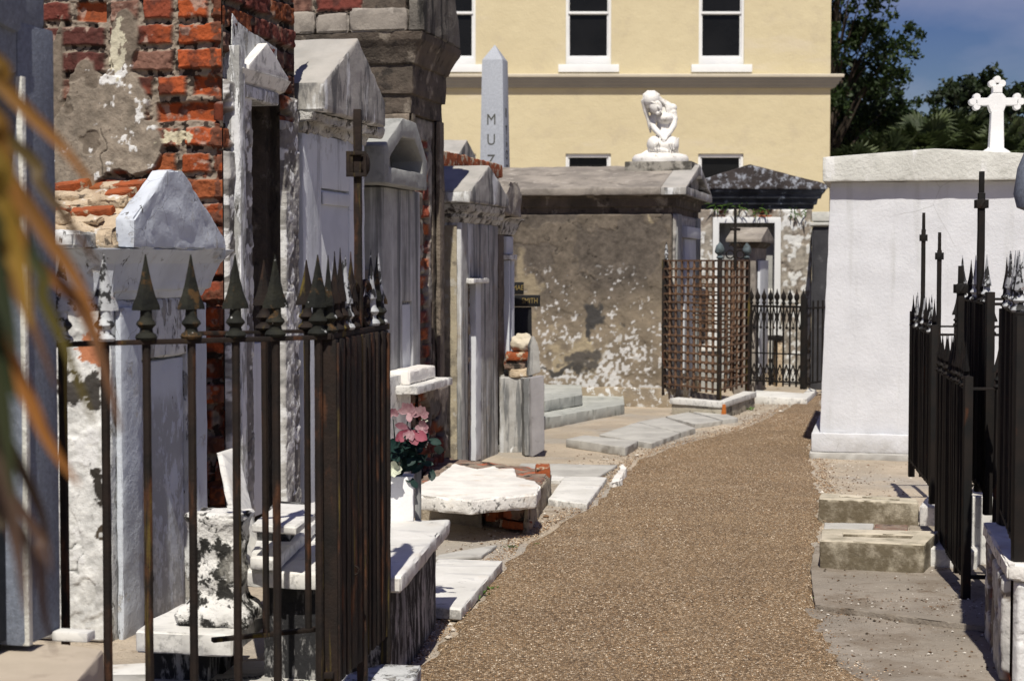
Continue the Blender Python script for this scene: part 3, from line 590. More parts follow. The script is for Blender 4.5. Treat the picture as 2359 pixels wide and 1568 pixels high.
# --- dark plaque granite tomb at the left edge
m_beige = mat('beige_stone', (.50, .43, .35), (.42, .36, .29), 4, .85, [dict(col=(.25, .2, .16), scale=6, lo=.58, hi=.7, amt=.4)], ((90, .0006),))
def tomb_a():
    t = Row('granite_tomb', 'blue grey granite tomb with dark inscribed plaque at the left edge', 'tomb', -330, 133, .93)
    zt, z0 = 1.85, .56; xo = t.x(49); Lx = t.L
    xi, xk = t.x(-300), xo
    zA, zB = z0 + .015, t.z(50, 172)
    fr = MB(); fr.box(0, xi, 0, .9, z0, zt + .4); fr.box(xk, Lx, 0, .9, z0, t.z(118, 66)); fr.box(xi, xk, 0, .9, zB, zt + .4); fr.box(xi, xk, .07, .9, z0, zB)
    fr.vprism([(xk, 0), (Lx - .05, 0), (Lx - .01, .05), (Lx - .01, .9), (xk, .9)], t.z(118, 66) - .005, zt + .4)
    fr.build('body', m_granite, t.e, bevel=.012, cell=.2, rough=.002)
    pl = MB().box(xi + .01, xk - .004, .05, .066, zA, zB - .01).build('plaque', m_polish, t.e, bevel=.002)
    for ln, (py, tx) in enumerate(((300, 'GROY'), (372, 'CHARRIER'), (497, 'CARTIER'), (620, 'FAMILLE'))[1:3]):
        text(tx, .075, .002, 'lettering', m_engr, pl, (t.x(33), .047, t.z(20, py + 0)), (R(90), 0, 0), .75, 'RIGHT')
    # shallow raised motif above the plaque
    za, zb = t.z(45, 66), t.z(45, -80)
    MB().prism([(t.x(-200), za + .05), (t.x(38), za - .012), (t.x(46), za), (t.x(46), zb), (t.x(-200), zb)], -.014, .01).build('raised_panel', m_granite, t.e, bevel=.005)
    MB().prism([(xk + .002, z0 + .002), (xk + .022, z0 + .002), (xk + .022, zB - .004), (xk + .002, zB - .004)], -.008, .06).build('lit_reveal_strip', m_wcap, t.e, bevel=.003)  # pale strip imitates the sunlit granite reveal at the plaque's edge
    m = MB().vprism([(v.x, v.y) for v in [G(-200, 1690, .545), G(80, 1680, .545), G(240, 1494, .545), G(150, 1480, .545), G(-250, 1484, .545)]], .40, .545)
    centred(m, 'stone_ledge', m_beige, 'beige stone ledge before the granite tomb at the bottom left corner', 'ledge', G(60, 1560, .4), bevel=.006, cell=.1, rough=.003, chip=.004)
    m = MB().vprism([(v.x, v.y) for v in [G(-200, 1700, .545), G(70, 1690, .545), G(225, 1500, .545), G(-250, 1490, .545)]], -.02, .395)
    centred(m, 'stone_block', m_cap, 'dark stained base block under the beige ledge at the bottom left corner', 'block', G(60, 1600, 0), cell=.1, rough=.006)
    f = MB().box(Lx - .06, Lx - .015, -.10, -.004, z0 - .012, z0 + .012).build('foot_wedge', m_marble, t.e, bevel=.004)
tomb_a()

m_worn = mat('half_worn_whitewash', (.58, .62, .68), (.50, .53, .58), 2.5, .9, [
    dict(col=(.33, .335, .34), scale=13, lo=.44, hi=.50, stretch=(1, 1, .45), z=(.98, .86), amt=.85, ro=.75, h=-.001), dict(col=(.62, .64, .66), scale=10, lo=.50, hi=.6, z=(.72, .5), amt=.8, ro=.7),
    dict(col=(.08, .08, .08), scale=24, lo=.62, hi=.66, stretch=(1, 1, .35), ro=.7), dict(col=(.10, .10, .095), scale=8, lo=.56, hi=.66, stretch=STK, z=(1.2, 1.32), amt=.7)], ((70, .0008), (12, .003)))
# --- white tomb with broken brick roof
def tomb_b():
    t = Row('white_gabled_tomb', 'peeling white gabled tomb with bare brick roof, in front of the tall brick wall', 'tomb', 250, 466)
    Lx = t.L; zc = t.z(262, 640); zb = t.z(300, 690)
    bd = MB(); xi, xj = t.x(322), t.x(432); zi = t.z(322, 830); z0 = t.z(322, 1455)
    bd.box(0, xi, 0, 1.3, -.02, zb); bd.box(xj, Lx, 0, 1.3, -.02, zb); bd.box(xi, xj, 0, 1.3, zi, zb); bd.box(xi, xj, .05, 1.3, -.02, zi)
    bd.build('body', m_peel, t.e, bevel=.012, cell=.06, rough=.010, chip=.012)
    MB().box(xi + .012, xj - .006, .022, .046, z0, zi - .012).build('tablet', m_worn, t.e, bevel=.004, cell=.1, rough=.003, chip=.004)
    MB().box(t.x(262), xi - .05, -.028, -.002, -.01, zb - .03).build('pilaster', m_white, t.e, bevel=.006, cell=.05, rough=.006, chip=.008)
    MB().box(xj + .035, Lx - .01, -.022, -.002, -.01, zb - .03).build('pilaster', m_white, t.e, bevel=.006, cell=.05, rough=.004)
    # rough plaster side wall with holes
    relief('side_plaster', m_relief, t.e, .9, zb, .006, 'y', ox=-.006, brick=False, plaster=lambda u, v: 1 + 0 * u, seed=21, pcol=(.60, .60, .58), pcol2=(.50, .50, .48), white=.28,
           patches=((blob(.035, .62, .05, .075), (.035, .03, .025)), (blob(.10, 1.0, .12, .05), (.05, .045, .04)), (blob(.0, .42, .02, .10), (.07, .055, .04)), (blob(.06, 1.14, .07, .06), (.4, .16, .08))))
    f = .12; xa, xb = t.x(327, f), t.x(522, f); xa = min(xa, -.02)
    za = t.z(327, 572, f); ze = t.z(327, 505, f); zm = t.z(428, 392, f); zr = t.z(520, 552, f); zr0 = t.z(500, 600, f)
    MB().loft(0, Lx, 0, 1.3, [(zb, .0), (zb + .03, .012), (zb + .035, .03), (zb + .07, .035), (za - .06, .06), (za - .01, .105), (za, .112)]).build('cornice', m_white, t.e, bevel=.004, cell=.06, rough=.008, chip=.01)
    xm = t.x(432, f)
    MB().prism([(xa, za), (xb - .02, za + .0), (xb, zr0), (xb - .01, zr0 + .10), (t.x(424, f), zm), (t.x(388, f), zm - .012), (xa, ze)], -f, -f + .075).build('gable_cap', m_white, t.e, bevel=.018, cell=.05, rough=.012, chip=.02)
    MB().prism([(xa - .02, za), (xb, za), (xb, ze), (xm, zm - .07), (xa - .02, ze - .035)], -f + .077, 1.35).build('roof', m_mortar, t.e, bevel=.01, cell=.035, rough=.03, chip=.02, nscale=16)
    # loose bricks and mortar lying in courses on the slope (camera side)
    sl = math.atan2(zm - .07 - ze + .035, xm - xa); bk = MB(); mo = MB(); rs = random.Random(4)
    for i in range(5):
        fr = (i + .5) / 5; cxx = xa + (xm - xa) * fr; czz = ze - .035 + (zm - .035 - ze) * fr
        y = .03
        while y < 1.2:
            ln = rs.uniform(.10, .26); hh = rs.uniform(.022, .05); q = rs.random()
            M = Matrix.Translation((cxx, y + ln / 2, czz + hh * .4)) @ Matrix.Rotation(-sl, 4, 'Y') @ Matrix.Rotation(rs.uniform(-.1, .1), 4, 'X') @ Matrix.Rotation(rs.uniform(-.12, .12), 4, 'Z') @ Matrix.Diagonal((.075 * rs.uniform(.7, 1.1), ln * .93, hh, 1))
            tgt = bk if q < .30 else mo
            if q < .93: bmesh.ops.create_cube(tgt.bm, size=1, matrix=M)
            y += ln
    o = bk.build('roof_bricks', m_brickflat, t.e, bevel=.006, cell=.035, rough=.012, chip=.01)
    mo.build('roof_mortar', m_mortar, t.e, bevel=.008, cell=.03, rough=.024, chip=.014, nscale=22)
    e = MB().box(xa - .20, xa + .06, .03, 1.36, za + .0, ze - .05).build('eave', m_peel, t.e, bevel=.012, cell=.04, rough=.016, chip=.02, nscale=14)
    return t
m_brickflat = mat('bare_orange_brick', (.36, .09, .03), (.26, .075, .03), 14, .95, [dict(col=(.48, .38, .27), scale=12, lo=.52, hi=.58, h=.003), dict(col=(.06, .04, .03), scale=20, lo=.60, hi=.70)], ((90, .002), (25, .005)))
m_mortar = mat('crumbling_mortar', (.56, .45, .32), (.42, .33, .23), 10, .97, [dict(col=(.10, .08, .06), scale=18, lo=.58, hi=.66), dict(col=(.66, .62, .56), scale=9, lo=.58, hi=.64)], ((90, .003), (25, .008)))
tB = tomb_b()

# --- tall brick tomb
def tomb_g():
    t = Row('brick_tomb', 'tall orange brick tomb with flaking plaster and a white marble doorway', 'tomb', 515, 679, -.01)
    Lx = t.L; H = 3.1; a, b = t.x(572), t.x(645); ztop = t.z(600, 205)
    MB().box(.07, a, .07, 1.9, -.02, H - .02).box(b, Lx, .07, 1.9, -.02, H - .02).box(a, b, .07, 1.9, ztop, H - .02).box(a, b, .42, 1.9, -.02, ztop).build('core', m_darkmould, t.e)
    zoff = t.z(515, 600)
    def pl(u, v):     # u: metres to the left of the corner, v: height
        zz = lambda py: AT(300, py, 7.8).z; uu = lambda px: (515 - px) * 7.8 / F
        return blobs((uu(190), zz(250), .19, .34), (uu(275), zz(90), .10, .22), (uu(300), zz(330), .20, .14), (uu(250), zz(230), .22, .22), (uu(160), zz(330), .30, .22))(u, v) * .9 - .16 - np.clip((.33 - u) * 5, 0, .6) + np.where(u > .78, .5, 0)
    relief('brick_side', m_brick, t.e, 1.85, H, .0042, 'y', ox=0, plaster=pl, seed=11, white=.20, warm=True, patches=(
        (blobs(((515 - 262) * 7.8 / F, AT(260, 95, 7.8).z, .05, .13)), (.50, .47, .36)), (blob((515 - 400) * 7.8 / F, AT(400, 330, 7.8).z, .07, .035), (.48, .44, .32)), (blob(.012, 1.2, .035, 3, .4), (.13, .05, .03))))
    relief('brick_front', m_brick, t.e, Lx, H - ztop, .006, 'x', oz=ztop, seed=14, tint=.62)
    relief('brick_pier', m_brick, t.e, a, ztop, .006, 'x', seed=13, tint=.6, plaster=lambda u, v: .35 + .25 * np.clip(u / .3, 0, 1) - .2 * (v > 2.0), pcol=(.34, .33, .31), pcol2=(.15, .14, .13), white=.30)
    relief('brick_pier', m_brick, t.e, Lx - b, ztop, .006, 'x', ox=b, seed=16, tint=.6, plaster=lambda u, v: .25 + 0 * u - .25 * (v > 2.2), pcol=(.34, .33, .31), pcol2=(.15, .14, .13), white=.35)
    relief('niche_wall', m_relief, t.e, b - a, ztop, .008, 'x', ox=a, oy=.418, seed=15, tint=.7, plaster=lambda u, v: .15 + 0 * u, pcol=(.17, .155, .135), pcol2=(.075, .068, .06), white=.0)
    fr = MB(); zl = t.z(615, 218); x0, x1 = t.x(553, .05), t.x(662, .05); zp = t.z(555, 112)
    fr.box(x0, x0 + .075, -.055, .12, .42, zp); x1 - .085, x1, -.055, .075, .42, zl + .10; fr.box(x0 + .077, x1 - .087, -.045, .10, zl - .05, zl + .01)
    fr.build('door_frame', m_peel2, t.e, bevel=.006, cell=.05, rough=.006, chip=.014)
    f = .075; ca, cb = x0 + .08, x1 - .01
    MB().loft(ca, cb, -.02, .05, [(zl + .012, .0), (zl + .025, .02), (zl + .05, .03), (zl + .07, .04), (zl + .08, .045)]).build('lintel', m_marble, t.e, bevel=.003, cell=.05, rough=.003)
    pm = (ca + cb) / 2; zq = zl + .082
    MB().prism([(ca + .03, zq), (cb + .02, zq), (cb + .02, zq + .012), (pm, zq + .15), (ca + .03, zq + .02)], -.06, .04).build('pediment', m_marble, t.e, bevel=.005, cell=.08, rough=.003)
    MB().prism([(x0 + .02, zl + .16), (x0 + .03, zl + .33), (x0 + .10, zl + .30), (x0 + .3, zl + .27), (x1 - .02, zl + .24), (x1 - .01, zl + .05), (x0 + .1, zl + .05)], -.012, -.004).build('plaster_scar', m_peel, t.e, bevel=.002, cell=.04, rough=.006, chip=.01)
    # white closing slab, standing in the lower doorway
    zs = t.z(610, 790)
    MB().box(x0 + .16, x1 - .088, .24, .29, zs + .12, zl - .06).build('rear_panel', m_white, t.e, bevel=.004, cell=.1, rough=.004)
    MB().box(x0 + .05, x1 - .09, .03, .10, .25, zs).build('closing_slab', m_wwhite, t.e, bevel=.006, cell=.15, rough=.003)
    MB().box(x0 + .08, x0 + .30, -.0, .12, zs + .003, zs + .075).build('shelf', m_marble, t.e, bevel=.008, cell=.08, rough=.003)
    MB().box(x0 + .085, x0 + .26, .14, .19, zs + .10, zs + .42).build('leaning_piece', m_white, t.e, bevel=.006, cell=.1, rough=.004, chip=.01)
    relief('pier_plaster', m_relief, t.e, .14, 1.35, .006, 'x', ox=x1 + .002, oy=-.004, seed=18, brick=False, plaster=lambda u, v: 1 + 0 * u, pcol=(.40, .39, .37), pcol2=(.12, .115, .11), white=.42)
    return t
m_peel2 = mat('flaked_white_paint', (.72, .73, .74), (.60, .61, .62), 5, .9, [dict(col=(.34, .34, .33), scale=24, lo=.49, hi=.54, stretch=(1, 1, .2), h=-.002, ro=.75), dict(col=(.09, .085, .08), scale=30, lo=.56, hi=.61, stretch=(1, 1, .25), ro=.75, gate=4)], ((90, .001), (20, .003)))
tG = tomb_g()

def gable_tomb(t, body, roof, front, zc0, px_l, px_r, ze, zm, zr, ov, depth, m_face=None, xm=None, mould=None, bevel=.012, rough=.005, chip=.01):
    """cap with a gable towards the path; z values in metres"""
    xa, xb = t.x(px_l, front), t.x(px_r, front)
    xm = (xa + xb) / 2 if xm is None else xm
    MB().prism([(xa, zc0), (xb, zr), (xb, zr + (ze - zc0)), (xm, zm), (xa, ze)], -front, depth + ov).build('roof', roof, t.e, bevel=bevel, cell=.07, rough=rough, chip=chip)
    return xa, xb

def tomb_c():
    t = Row('white_tomb', 'smooth white tomb with pointed grey cap between brick tomb and arched cement tomb', 'tomb', 700, 841)
    f = .125; zc0, ze, zm = t.z(748, 256, f), t.z(748, 190, f), t.z(828, 88, f); Lx = t.L
    xa, xb = gable_tomb(t, None, m_cap, f, zc0, 748, 890, ze, zm, zc0 - .0, .05, 1.9, xm=t.x(828, f))
    zb = t.z(700, 302)
    bd = MB(); xi, xj = t.x(742), t.x(806); zi = t.z(742, 434); zq = .42
    bd.box(0, xi, 0, 1.9, -.02, zb); bd.box(xj, Lx, 0, 1.9, -.02, zb); bd.box(xi, xj, 0, 1.9, zi, zb); bd.box(xi, xj, .03, 1.9, -.02, zi)
    bd.build('body', m_wpaint, t.e, bevel=.008, cell=.08, rough=.004, chip=.006)
    MB().box(xi + .008, xj - .004, .008, .027, zq, zi - .01).build('tablet', m_white2, t.e, bevel=.003)
    MB().box(xi + .01, xj - .01, -.008, .004, zi - .085, zi - .018).build('tablet_lintel', m_white2, t.e, bevel=.004)
    MB().loft(0, Lx, 0, 1.9, [(zb - .003, .004), (zb + .02, .012), (zb + .05, .02), (zb + (zc0 - zb) * .5, .045), (zc0 - .05, .075), (zc0 - .004, .085)]).build('cornice', m_crumble, t.e, bevel=.004, cell=.035, rough=.03, chip=.02, nscale=16)
    return t
m_wpaint = mat('bluish_white_limewash', (.66, .69, .73), (.58, .61, .65), 2, .9, [dict(kind='crack', col=(.22, .23, .25), scale=3, lo=0, hi=.004, gate=1.6), dict(col=(.25, .26, .28), scale=8, lo=.56, hi=.70, stretch=STK, amt=.6), dict(col=(.3, .3, .3), scale=10, lo=.52, hi=.62, z=(1.95, 2.3))], ((70, .0006), (8, .002)))
m_white2 = mat('grey_white_marble', (.62, .64, .67), (.54, .56, .59), 4, .7, [dict(col=(.36, .37, .39), scale=7, lo=.55, hi=.72, stretch=(1, 1, .1), amt=.5)], ((70, .0004),))
m_crumble = mat('crumbling_cornice', (.34, .32, .29), (.60, .60, .58), 6, .95, [dict(col=(.07, .065, .06), scale=12, lo=.50, hi=.60, ro=.72)], ((60, .004), (20, .012)))
tC = tomb_c()

def tomb_d():
    t = Row('arched_cement_tomb', 'grey streaked cement tomb with an open arch in its peaked cap', 'tomb', 880, 968)
    f = .09; Lx = t.L; x = lambda p: t.x(p, f); z = lambda p, q: t.z(p, q, f)
    xa, xb = x(887), x(984); zc0 = z(887, 422)
    outer = [(xa, zc0), (xb, z(979, 446) + .02), (xb + .01, z(987, 374)), (x(960), z(960, 284)), (x(930), z(930, 272)), (xa, z(887, 335))]
    inner = [(x(898), z(898, 383) - .005), (x(974), z(974, 400)), (x(974), z(974, 372)), (x(957), z(957, 322)), (x(928), z(928, 316)), (x(899), z(899, 362))]
    MB().ring(outer, inner, -f, .12).build('arched_cap', m_cementcap, t.e, bevel=.008, cell=.06, rough=.004, chip=.006)
    MB().prism(outer, .122, 1.8).build('roof', m_caplight, t.e, bevel=.008, cell=.1, rough=.004)
    zb = zc0 - .01; bd = MB(); xi, xj = t.x(927), t.x(950); zi = t.z(927, 695)
    bd.box(0, xi, 0, 1.7, -.02, zb); bd.box(xj, Lx, 0, 1.7, -.02, zb); bd.box(xi, xj, 0, 1.7, zi, zb); bd.box(xi, xj, .03, 1.7, -.02, zi)
    bd.build('body', m_streak, t.e, bevel=.006, cell=.1, rough=.003)
    MB().box(xi + .005, xj - .005, .014, .028, .30, zi - .02).build('tablet', m_white2, t.e, bevel=.003)
    MB().box(-.016, .003, .05, 1.7, -.02, t.z(880, 620)).build('side_render', m_brownroof, t.e, bevel=.004)
    zt = z(930, 272); Yb = 11.6
    pk = MB().prism([(t.x(884), zt - .02), (t.x(944), zt - .02), (t.x(943), zt + .12), (t.x(925), zt + .17), (t.x(884), zt + .16)], .35, .75)
    pk.build('finial_block', m_cement, t.e, bevel=.012, cell=.06, rough=.004)
    # low white ledge against its foot
    q = [G(880, 868, .9)]
    return t
m_cementcap = mat('smooth_grey_cement', (.36, .365, .35), (.27, .275, .265), 3, .92, [dict(col=(.14, .145, .14), scale=6, lo=.54, hi=.7, amt=.6)], ((90, .001), (14, .003)))
m_caplight = mat('pale_grey_cement', (.60, .59, .56), (.48, .47, .44), 3, .92, [dict(col=(.3, .29, .27), scale=6, lo=.58, hi=.7, amt=.6)], ((90, .001), (14, .002)))  # paler cement tone than the front of the arched cap
m_streak = mat('streaked_cement', (.42, .42, .41), (.30, .30, .295), 6, .9, [dict(col=(.10, .105, .11), scale=9, lo=.48, hi=.62, stretch=(1, 1, .05), amt=.85), dict(col=(.60, .61, .62), scale=11, lo=.56, hi=.66, stretch=(1, 1, .05), amt=.7)], ((90, .0006), (10, .001)))
tD = tomb_d()
def d_ledge():
    Y = tD.o.y + .35; a = AT(880, 868, Y - .2)
    x0, x1 = tD.x(893, .07), tD.x(940, .07); zt = tD.z(893, 868, .07)
    m = MB().box(x0 - .22, x1, -.085, -.004, .02, zt)
    m.build('low_marble_panel', m_marble, tD.e, bevel=.004, cell=.1, rough=.002)
d_ledge()

def tomb_f():
    t = Row('tall_cornice_tomb', 'tall dark tomb with heavy moulded cornice and exposed brick doorway', 'tomb', 944, 1015, -.06)
    Lx = t.L; zb = t.z(946, 262)
    xi, xj = t.x(966), t.x(1001); zi = zb
    bd = MB(); bd.box(.07, xi, .07, 3.4, -.02, zb).box(xj, Lx, .01, 3.4, -.02, zb).box(xi, xj, .05, 3.4, -.02, zb)
    bd.build('body', m_darkmould, t.e, bevel=.006, cell=.12, rough=.01)
    relief('side_wall', m_brick, t.e, 1.9, zb, .009, 'y', seed=31, tint=.9, plaster=lambda u, v: .5 - .75 * ((u < .10) & (v < zb - .22)) + .1 * (v > zb - .2), pcol=(.23, .19, .15), pcol2=(.15, .125, .10))
    relief('door_brickwork', m_brick, t.e, xj - xi, zi, .009, 'x', ox=xi, oy=.045, seed=33, tint=1.15, plaster=lambda u, v: -.12 + .9 * np.clip((u - .24) / .3, 0, 1) + .5 * (v > 2.3), pcol=(.26, .24, .21), pcol2=(.15, .13, .12), deep=2)
    relief('front_wall', m_brick, t.e, xi, 1.95, .009, 'x', ox=0, oy=0, seed=34, tint=1.0, plaster=lambda u, v: -.2 + .4 * (v > 1.6), pcol=(.22, .2, .17))
    MB().box(t.x(946), t.x(951), -.02, -.002, 1.95, zb).build('pilaster', m_brown, t.e, bevel=.005, cell=.08, rough=.008); MB().box(t.x(1004), Lx - .01, -.03, -.002, -.01, zb).build('pilaster', m_brown, t.e, bevel=.005, cell=.08, rough=.008)
    f = .13; p0 = zb
    Hc = t.z(1010, 130, .2) - zb
    zt1 = t.z(1012, 50, .2)
    MB().loft(0, Lx, 0, 3.4, [(p0, .01), (p0 + .12, .012), (p0 + .125, .03), (p0 + .17, .032), (p0 + .31, .035), (p0 + .315, .05), (p0 + .36, .06), (p0 + .42, .085), (p0 + .46, .11), (p0 + .51, .12)]).build('cornice', m_darkmould, t.e, bevel=.004, cell=.07, rough=.012, chip=.012)
    cs = MB(); y = -.02; rs = random.Random(2)
    while y < 3.4:
        ln = rs.uniform(.22, .40); cs.box(-.125, .10, y, y + ln - .012, p0 + .512, p0 + .512 + rs.uniform(.12, .15)); y += ln
    cs.build('coping_stones', m_brownroof, t.e, bevel=.014, cell=.05, rough=.018, chip=.03)
    MB().prism([(-.12, p0 + .512), (Lx + .08, p0 + .512), (Lx + .08, p0 + .58), (Lx / 2 - .1, p0 + .60 + .95), (-.12, p0 + .70)], -.125, -.03).build('pediment', m_darkmould2, t.e, bevel=.008, cell=.08, rough=.014, chip=.02)
    relief('parapet_brick', m_brick, t.e, 3.2, .6, .010, 'y', ox=-.08, oz=p0 + .64, oy=0, seed=36)
    MB().box(-.07, Lx, -.0, 3.3, p0 + .52, p0 + 1.05).build('parapet', m_darkmould, t.e)
    return t, zb
m_darkmould2 = mat('grey_brown_pediment', (.17, .155, .135), (.11, .10, .088), 6, .95, [dict(col=(.03, .028, .026), scale=8, lo=.5, hi=.62, stretch=STK)], ((60, .003), (14, .008)))
tF, zF = tomb_f()

def tomb_e():
    t = Row('striped_gabled_tomb', 'streaked grey tomb with small pointed roof and missing tablet', 'tomb', 1062, 1147)
    f = .10; Lx = t.L; zc0, ze, zm = t.z(1083, 467, f), t.z(1083, 440, f), t.z(1126, 380, f)
    gable_tomb(t, None, m_cap, f, zc0, 1083, 1172, ze, zm, zc0, .04, 1.9, xm=t.x(1128, f))
    zb = t.z(1062, 512); bd = MB(); xi, xj = t.x(1078), t.x(1107); zi = t.z(1078, 640)
    bd.box(0, xi, 0, 1.9, -.02, zb); bd.box(xj, Lx, 0, 1.9, -.02, zb); bd.box(xi, xj, 0, 1.9, zi, zb); bd.box(xi, xj, .07, 1.9, -.02, zi)
    bd.build('body', m_streak2, t.e, bevel=.006, cell=.08, rough=.005, chip=.006)
    MB().loft(0, Lx, 0, 1.9, [(zb, .005), (zb + .03, .02), (zb + .035, .035), (zb + .06, .04), (zc0 - .05, .07), (zc0 - .002, .085)]).build('cornice', m_crumble, t.e, bevel=.004, cell=.05, rough=.010, chip=.01)
    relief('exposed_core', m_brick, t.e, xj - xi, zi, .010, 'x', ox=xi, oy=.066, seed=44, tint=.7, plaster=lambda u, v: .05 + 0 * u, pcol=(.28, .25, .2), pcol2=(.16, .13, .10))
    MB().box(t.x(1094), t.x(1106), -.006, .05, .02, t.z(1100, 650)).build('broken_tablet', m_white2, t.e, bevel=.004, cell=.08, rough=.003, chip=.01)
    MB().box(t.x(1074), t.x(1110), -.055, .03, zi - .04, zi - .005).build('lintel', m_marble, t.e, bevel=.006, cell=.05, rough=.006, chip=.02)
    MB().box(-.012, .004, .03, 1.9, -.02, zb - .02).build('side_render', m_yellowish, t.e, bevel=.003, cell=.1, rough=.006)
    t2 = Row('small_white_tomb', 'narrow tomb with broken plaster cap and white marble jambs, right of the striped tomb', 'tomb', 1149, 1180, -.02)
    f = .10; Lx = t2.L; zc0, ze, zm = t2.z(1165, 492, f), t2.z(1165, 425, f), t2.z(1188, 418, f); zb = t2.z(1150, 540)
    MB().prism([(t2.x(1162, f), zc0), (t2.x(1204, f), zc0 - .02), (t2.x(1203, f), zc0 + .15), (t2.x(1192, f), zm), (t2.x(1178, f), zm), (t2.x(1164, f), ze - .1)], -f, 1.3).build('roof', m_brownroof, t2.e, bevel=.012, cell=.045, rough=.028, chip=.03)
    xi, xj = t2.x(1161), t2.x(1176); zi = t2.z(1165, 600); bd = MB()
    bd.box(0, xi, 0, 1.2, -.02, zb).box(xj + .01, Lx, 0, 1.2, -.02, zb).box(xi, xj + .01, 0, 1.2, zi, zb).box(xi, xj + .01, .09, 1.2, -.02, zi)
    bd.build('body', m_brown, t2.e, bevel=.006, cell=.08, rough=.008)
    MB().loft(0, Lx, 0, 1.2, [(zb, .01), (zb + .04, .03), (zb + .10, .05), (zc0 - .03, .085)]).build('cornice', m_crumble, t2.e, bevel=.004, cell=.05, rough=.01)
    MB().box(xi + .002, xi + .04, -.04, .02, .12, zi).build('jamb', m_wpaint, t2.e, bevel=.004); MB().box(xj - .10, xj + .005, -.03, .02, .12, zi).build('jamb', m_wpaint, t2.e, bevel=.004)
    MB().box(xi, xj + .005, -.02, .02, zi + .05, t2.z(1165, 545)).build('tablet', m_white2, t2.e, bevel=.004)
    MB().box(xi - .02, xj + .02, -.05, .02, zi + .005, zi + .045).build('lintel', m_marble, t2.e, bevel=.004)
    MB().box(xi - .02, xj + .02, -.07, .02, .11, .20).build('threshold', m_marble, t2.e, bevel=.006, cell=.05, rough=.004)
    # plinth step
    MB().box(-.05, Lx + .12, -.16, -.005, -.02, t2.z(1170, 1035, .15)).build('plinth', m_cap, t2.e, bevel=.01, cell=.04, rough=.01, chip=.02)
    MB().box(.06, Lx + .10, -.19, -.02, t2.z(1170, 1035, .15) + .002, t2.z(1170, 1012, .15) - .01).build('step', m_marble_rough, t2.e, bevel=.01, cell=.04, rough=.008, chip=.02)
    return t, t2
m_streak2 = mat('rain_streaked_plaster', (.44, .435, .42), (.30, .29, .27), 5, .92, [dict(col=(.12, .125, .13), scale=11, lo=.48, hi=.58, stretch=(1, 1, .08), amt=.85), dict(col=(.62, .63, .64), scale=12, lo=.55, hi=.64, stretch=(1, 1, .08), amt=.8), dict(col=(.32, .24, .14), scale=5, lo=.56, hi=.7, amt=.5)], ((80, .001), (12, .003)))
m_yellowish = mat('ochre_tinted_render', (.40, .35, .25), (.31, .27, .20), 5, .95, [dict(col=(.16, .14, .11), scale=7, lo=.50, hi=.60, amt=.8), dict(col=(.45, .43, .38), scale=10, lo=.58, hi=.64, amt=.7)], ((70, .002), (14, .004)))
tE, tE2 = tomb_e()

# --- things behind the left row
def behind():
    t = Row('far_gabled_tomb', 'small white gabled tomb top showing behind the tall cornice tomb', 'tomb', 1035, 1085, -1.6)
    zc = t.z(1040, 372); zm = t.z(1060, 322)
    MB().box(0, t.L, 0, .9, -.02, zc - .1).build('body', m_streak2, t.e, bevel=.01, cell=.2, rough=.01)
    MB().prism([(-.08, zc - .1), (t.L + .08, zc - .1), (t.L + .08, zc), (t.L / 2, zm), (-.08, zc)], -.08, .95).build('roof', m_cap, t.e, bevel=.01, cell=.1, rough=.008)
    for px_ in (1,):
        t = Row('brick_topped_wall', 'low dark wall topped with red bricks behind the striped tomb roof', 'wall', 1000, 1150, -.45)
        z1 = t.z(1120, 372)
        MB().box(0, t.L, 0, .35, -.02, z1 - .12).build('wall', m_brown, t.e, cell=.2, rough=.01)
        relief('brick_side', m_brick, t.e, .35, .12, .01, 'y', oz=z1 - .12, seed=51)
        MB().box(-.02, t.L + .02, -.03, .37, z1 - .119, z1).build('coping', m_brickflat, t.e, bevel=.01, cell=.06, rough=.012, chip=.02)
    # obelisk
    Y = 22.0; x = lambda p: (p - 1179) / F * Y; z = lambda p: AT(1140, p, Y).z
    cxx, hw_t = x(1136), (x(1160) - x(1119)) / 2
    o = empty('obelisk', (x(1140), Y, 0), R(-14), 'pale blue granite obelisk with engraved letters rising before the cream building', 'obelisk')
    zt, zs = z(104) , z(141); hb = .155; hs = .135; n0 = 2.0
    mb = MB(); mb.loft(0, 0, 0, 0, [(n0 - .9, hb + .03), (zs, hs)]); mb.build('shaft', m_granite_l, o, bevel=.003)
    mb = MB(); mb.loft(0, 0, 0, 0, [(zs, hs), (zt, .002)]); mb.build('pyramidion', m_granite_l, o, bevel=.001)
    MB().box(-.35, .35, -.35, .35, -.02, n0 - .9).build('plinth', m_granite_l, o, bevel=.01)
    def yf(zz): return hb + .03 + (hs - hb - .03) * (zz - n0 + .9) / (zs - n0 + .9)
    for ch, py in (('M', 279), ('U', 325), ('Z', 372)):
        zz = z(py); text(ch, .20 if ch != 'M' else .20, .002, 'lettering', m_engr2, o, (-.01, -yf(zz) - .001, zz), (R(90), 0, 0), .85)
    for ch, py, sz in (('R', 262, .17), ('T', 302, .17), ('I', 320, .08), ('M', 334, .10), ('O', 358, .17), ('T', 392, .17)):
        zz = z(py); text(ch, sz, .002, 'lettering', m_engr2, o, (yf(zz) + .001, 0, zz), (R(90), 0, R(90)), .9)
behind()

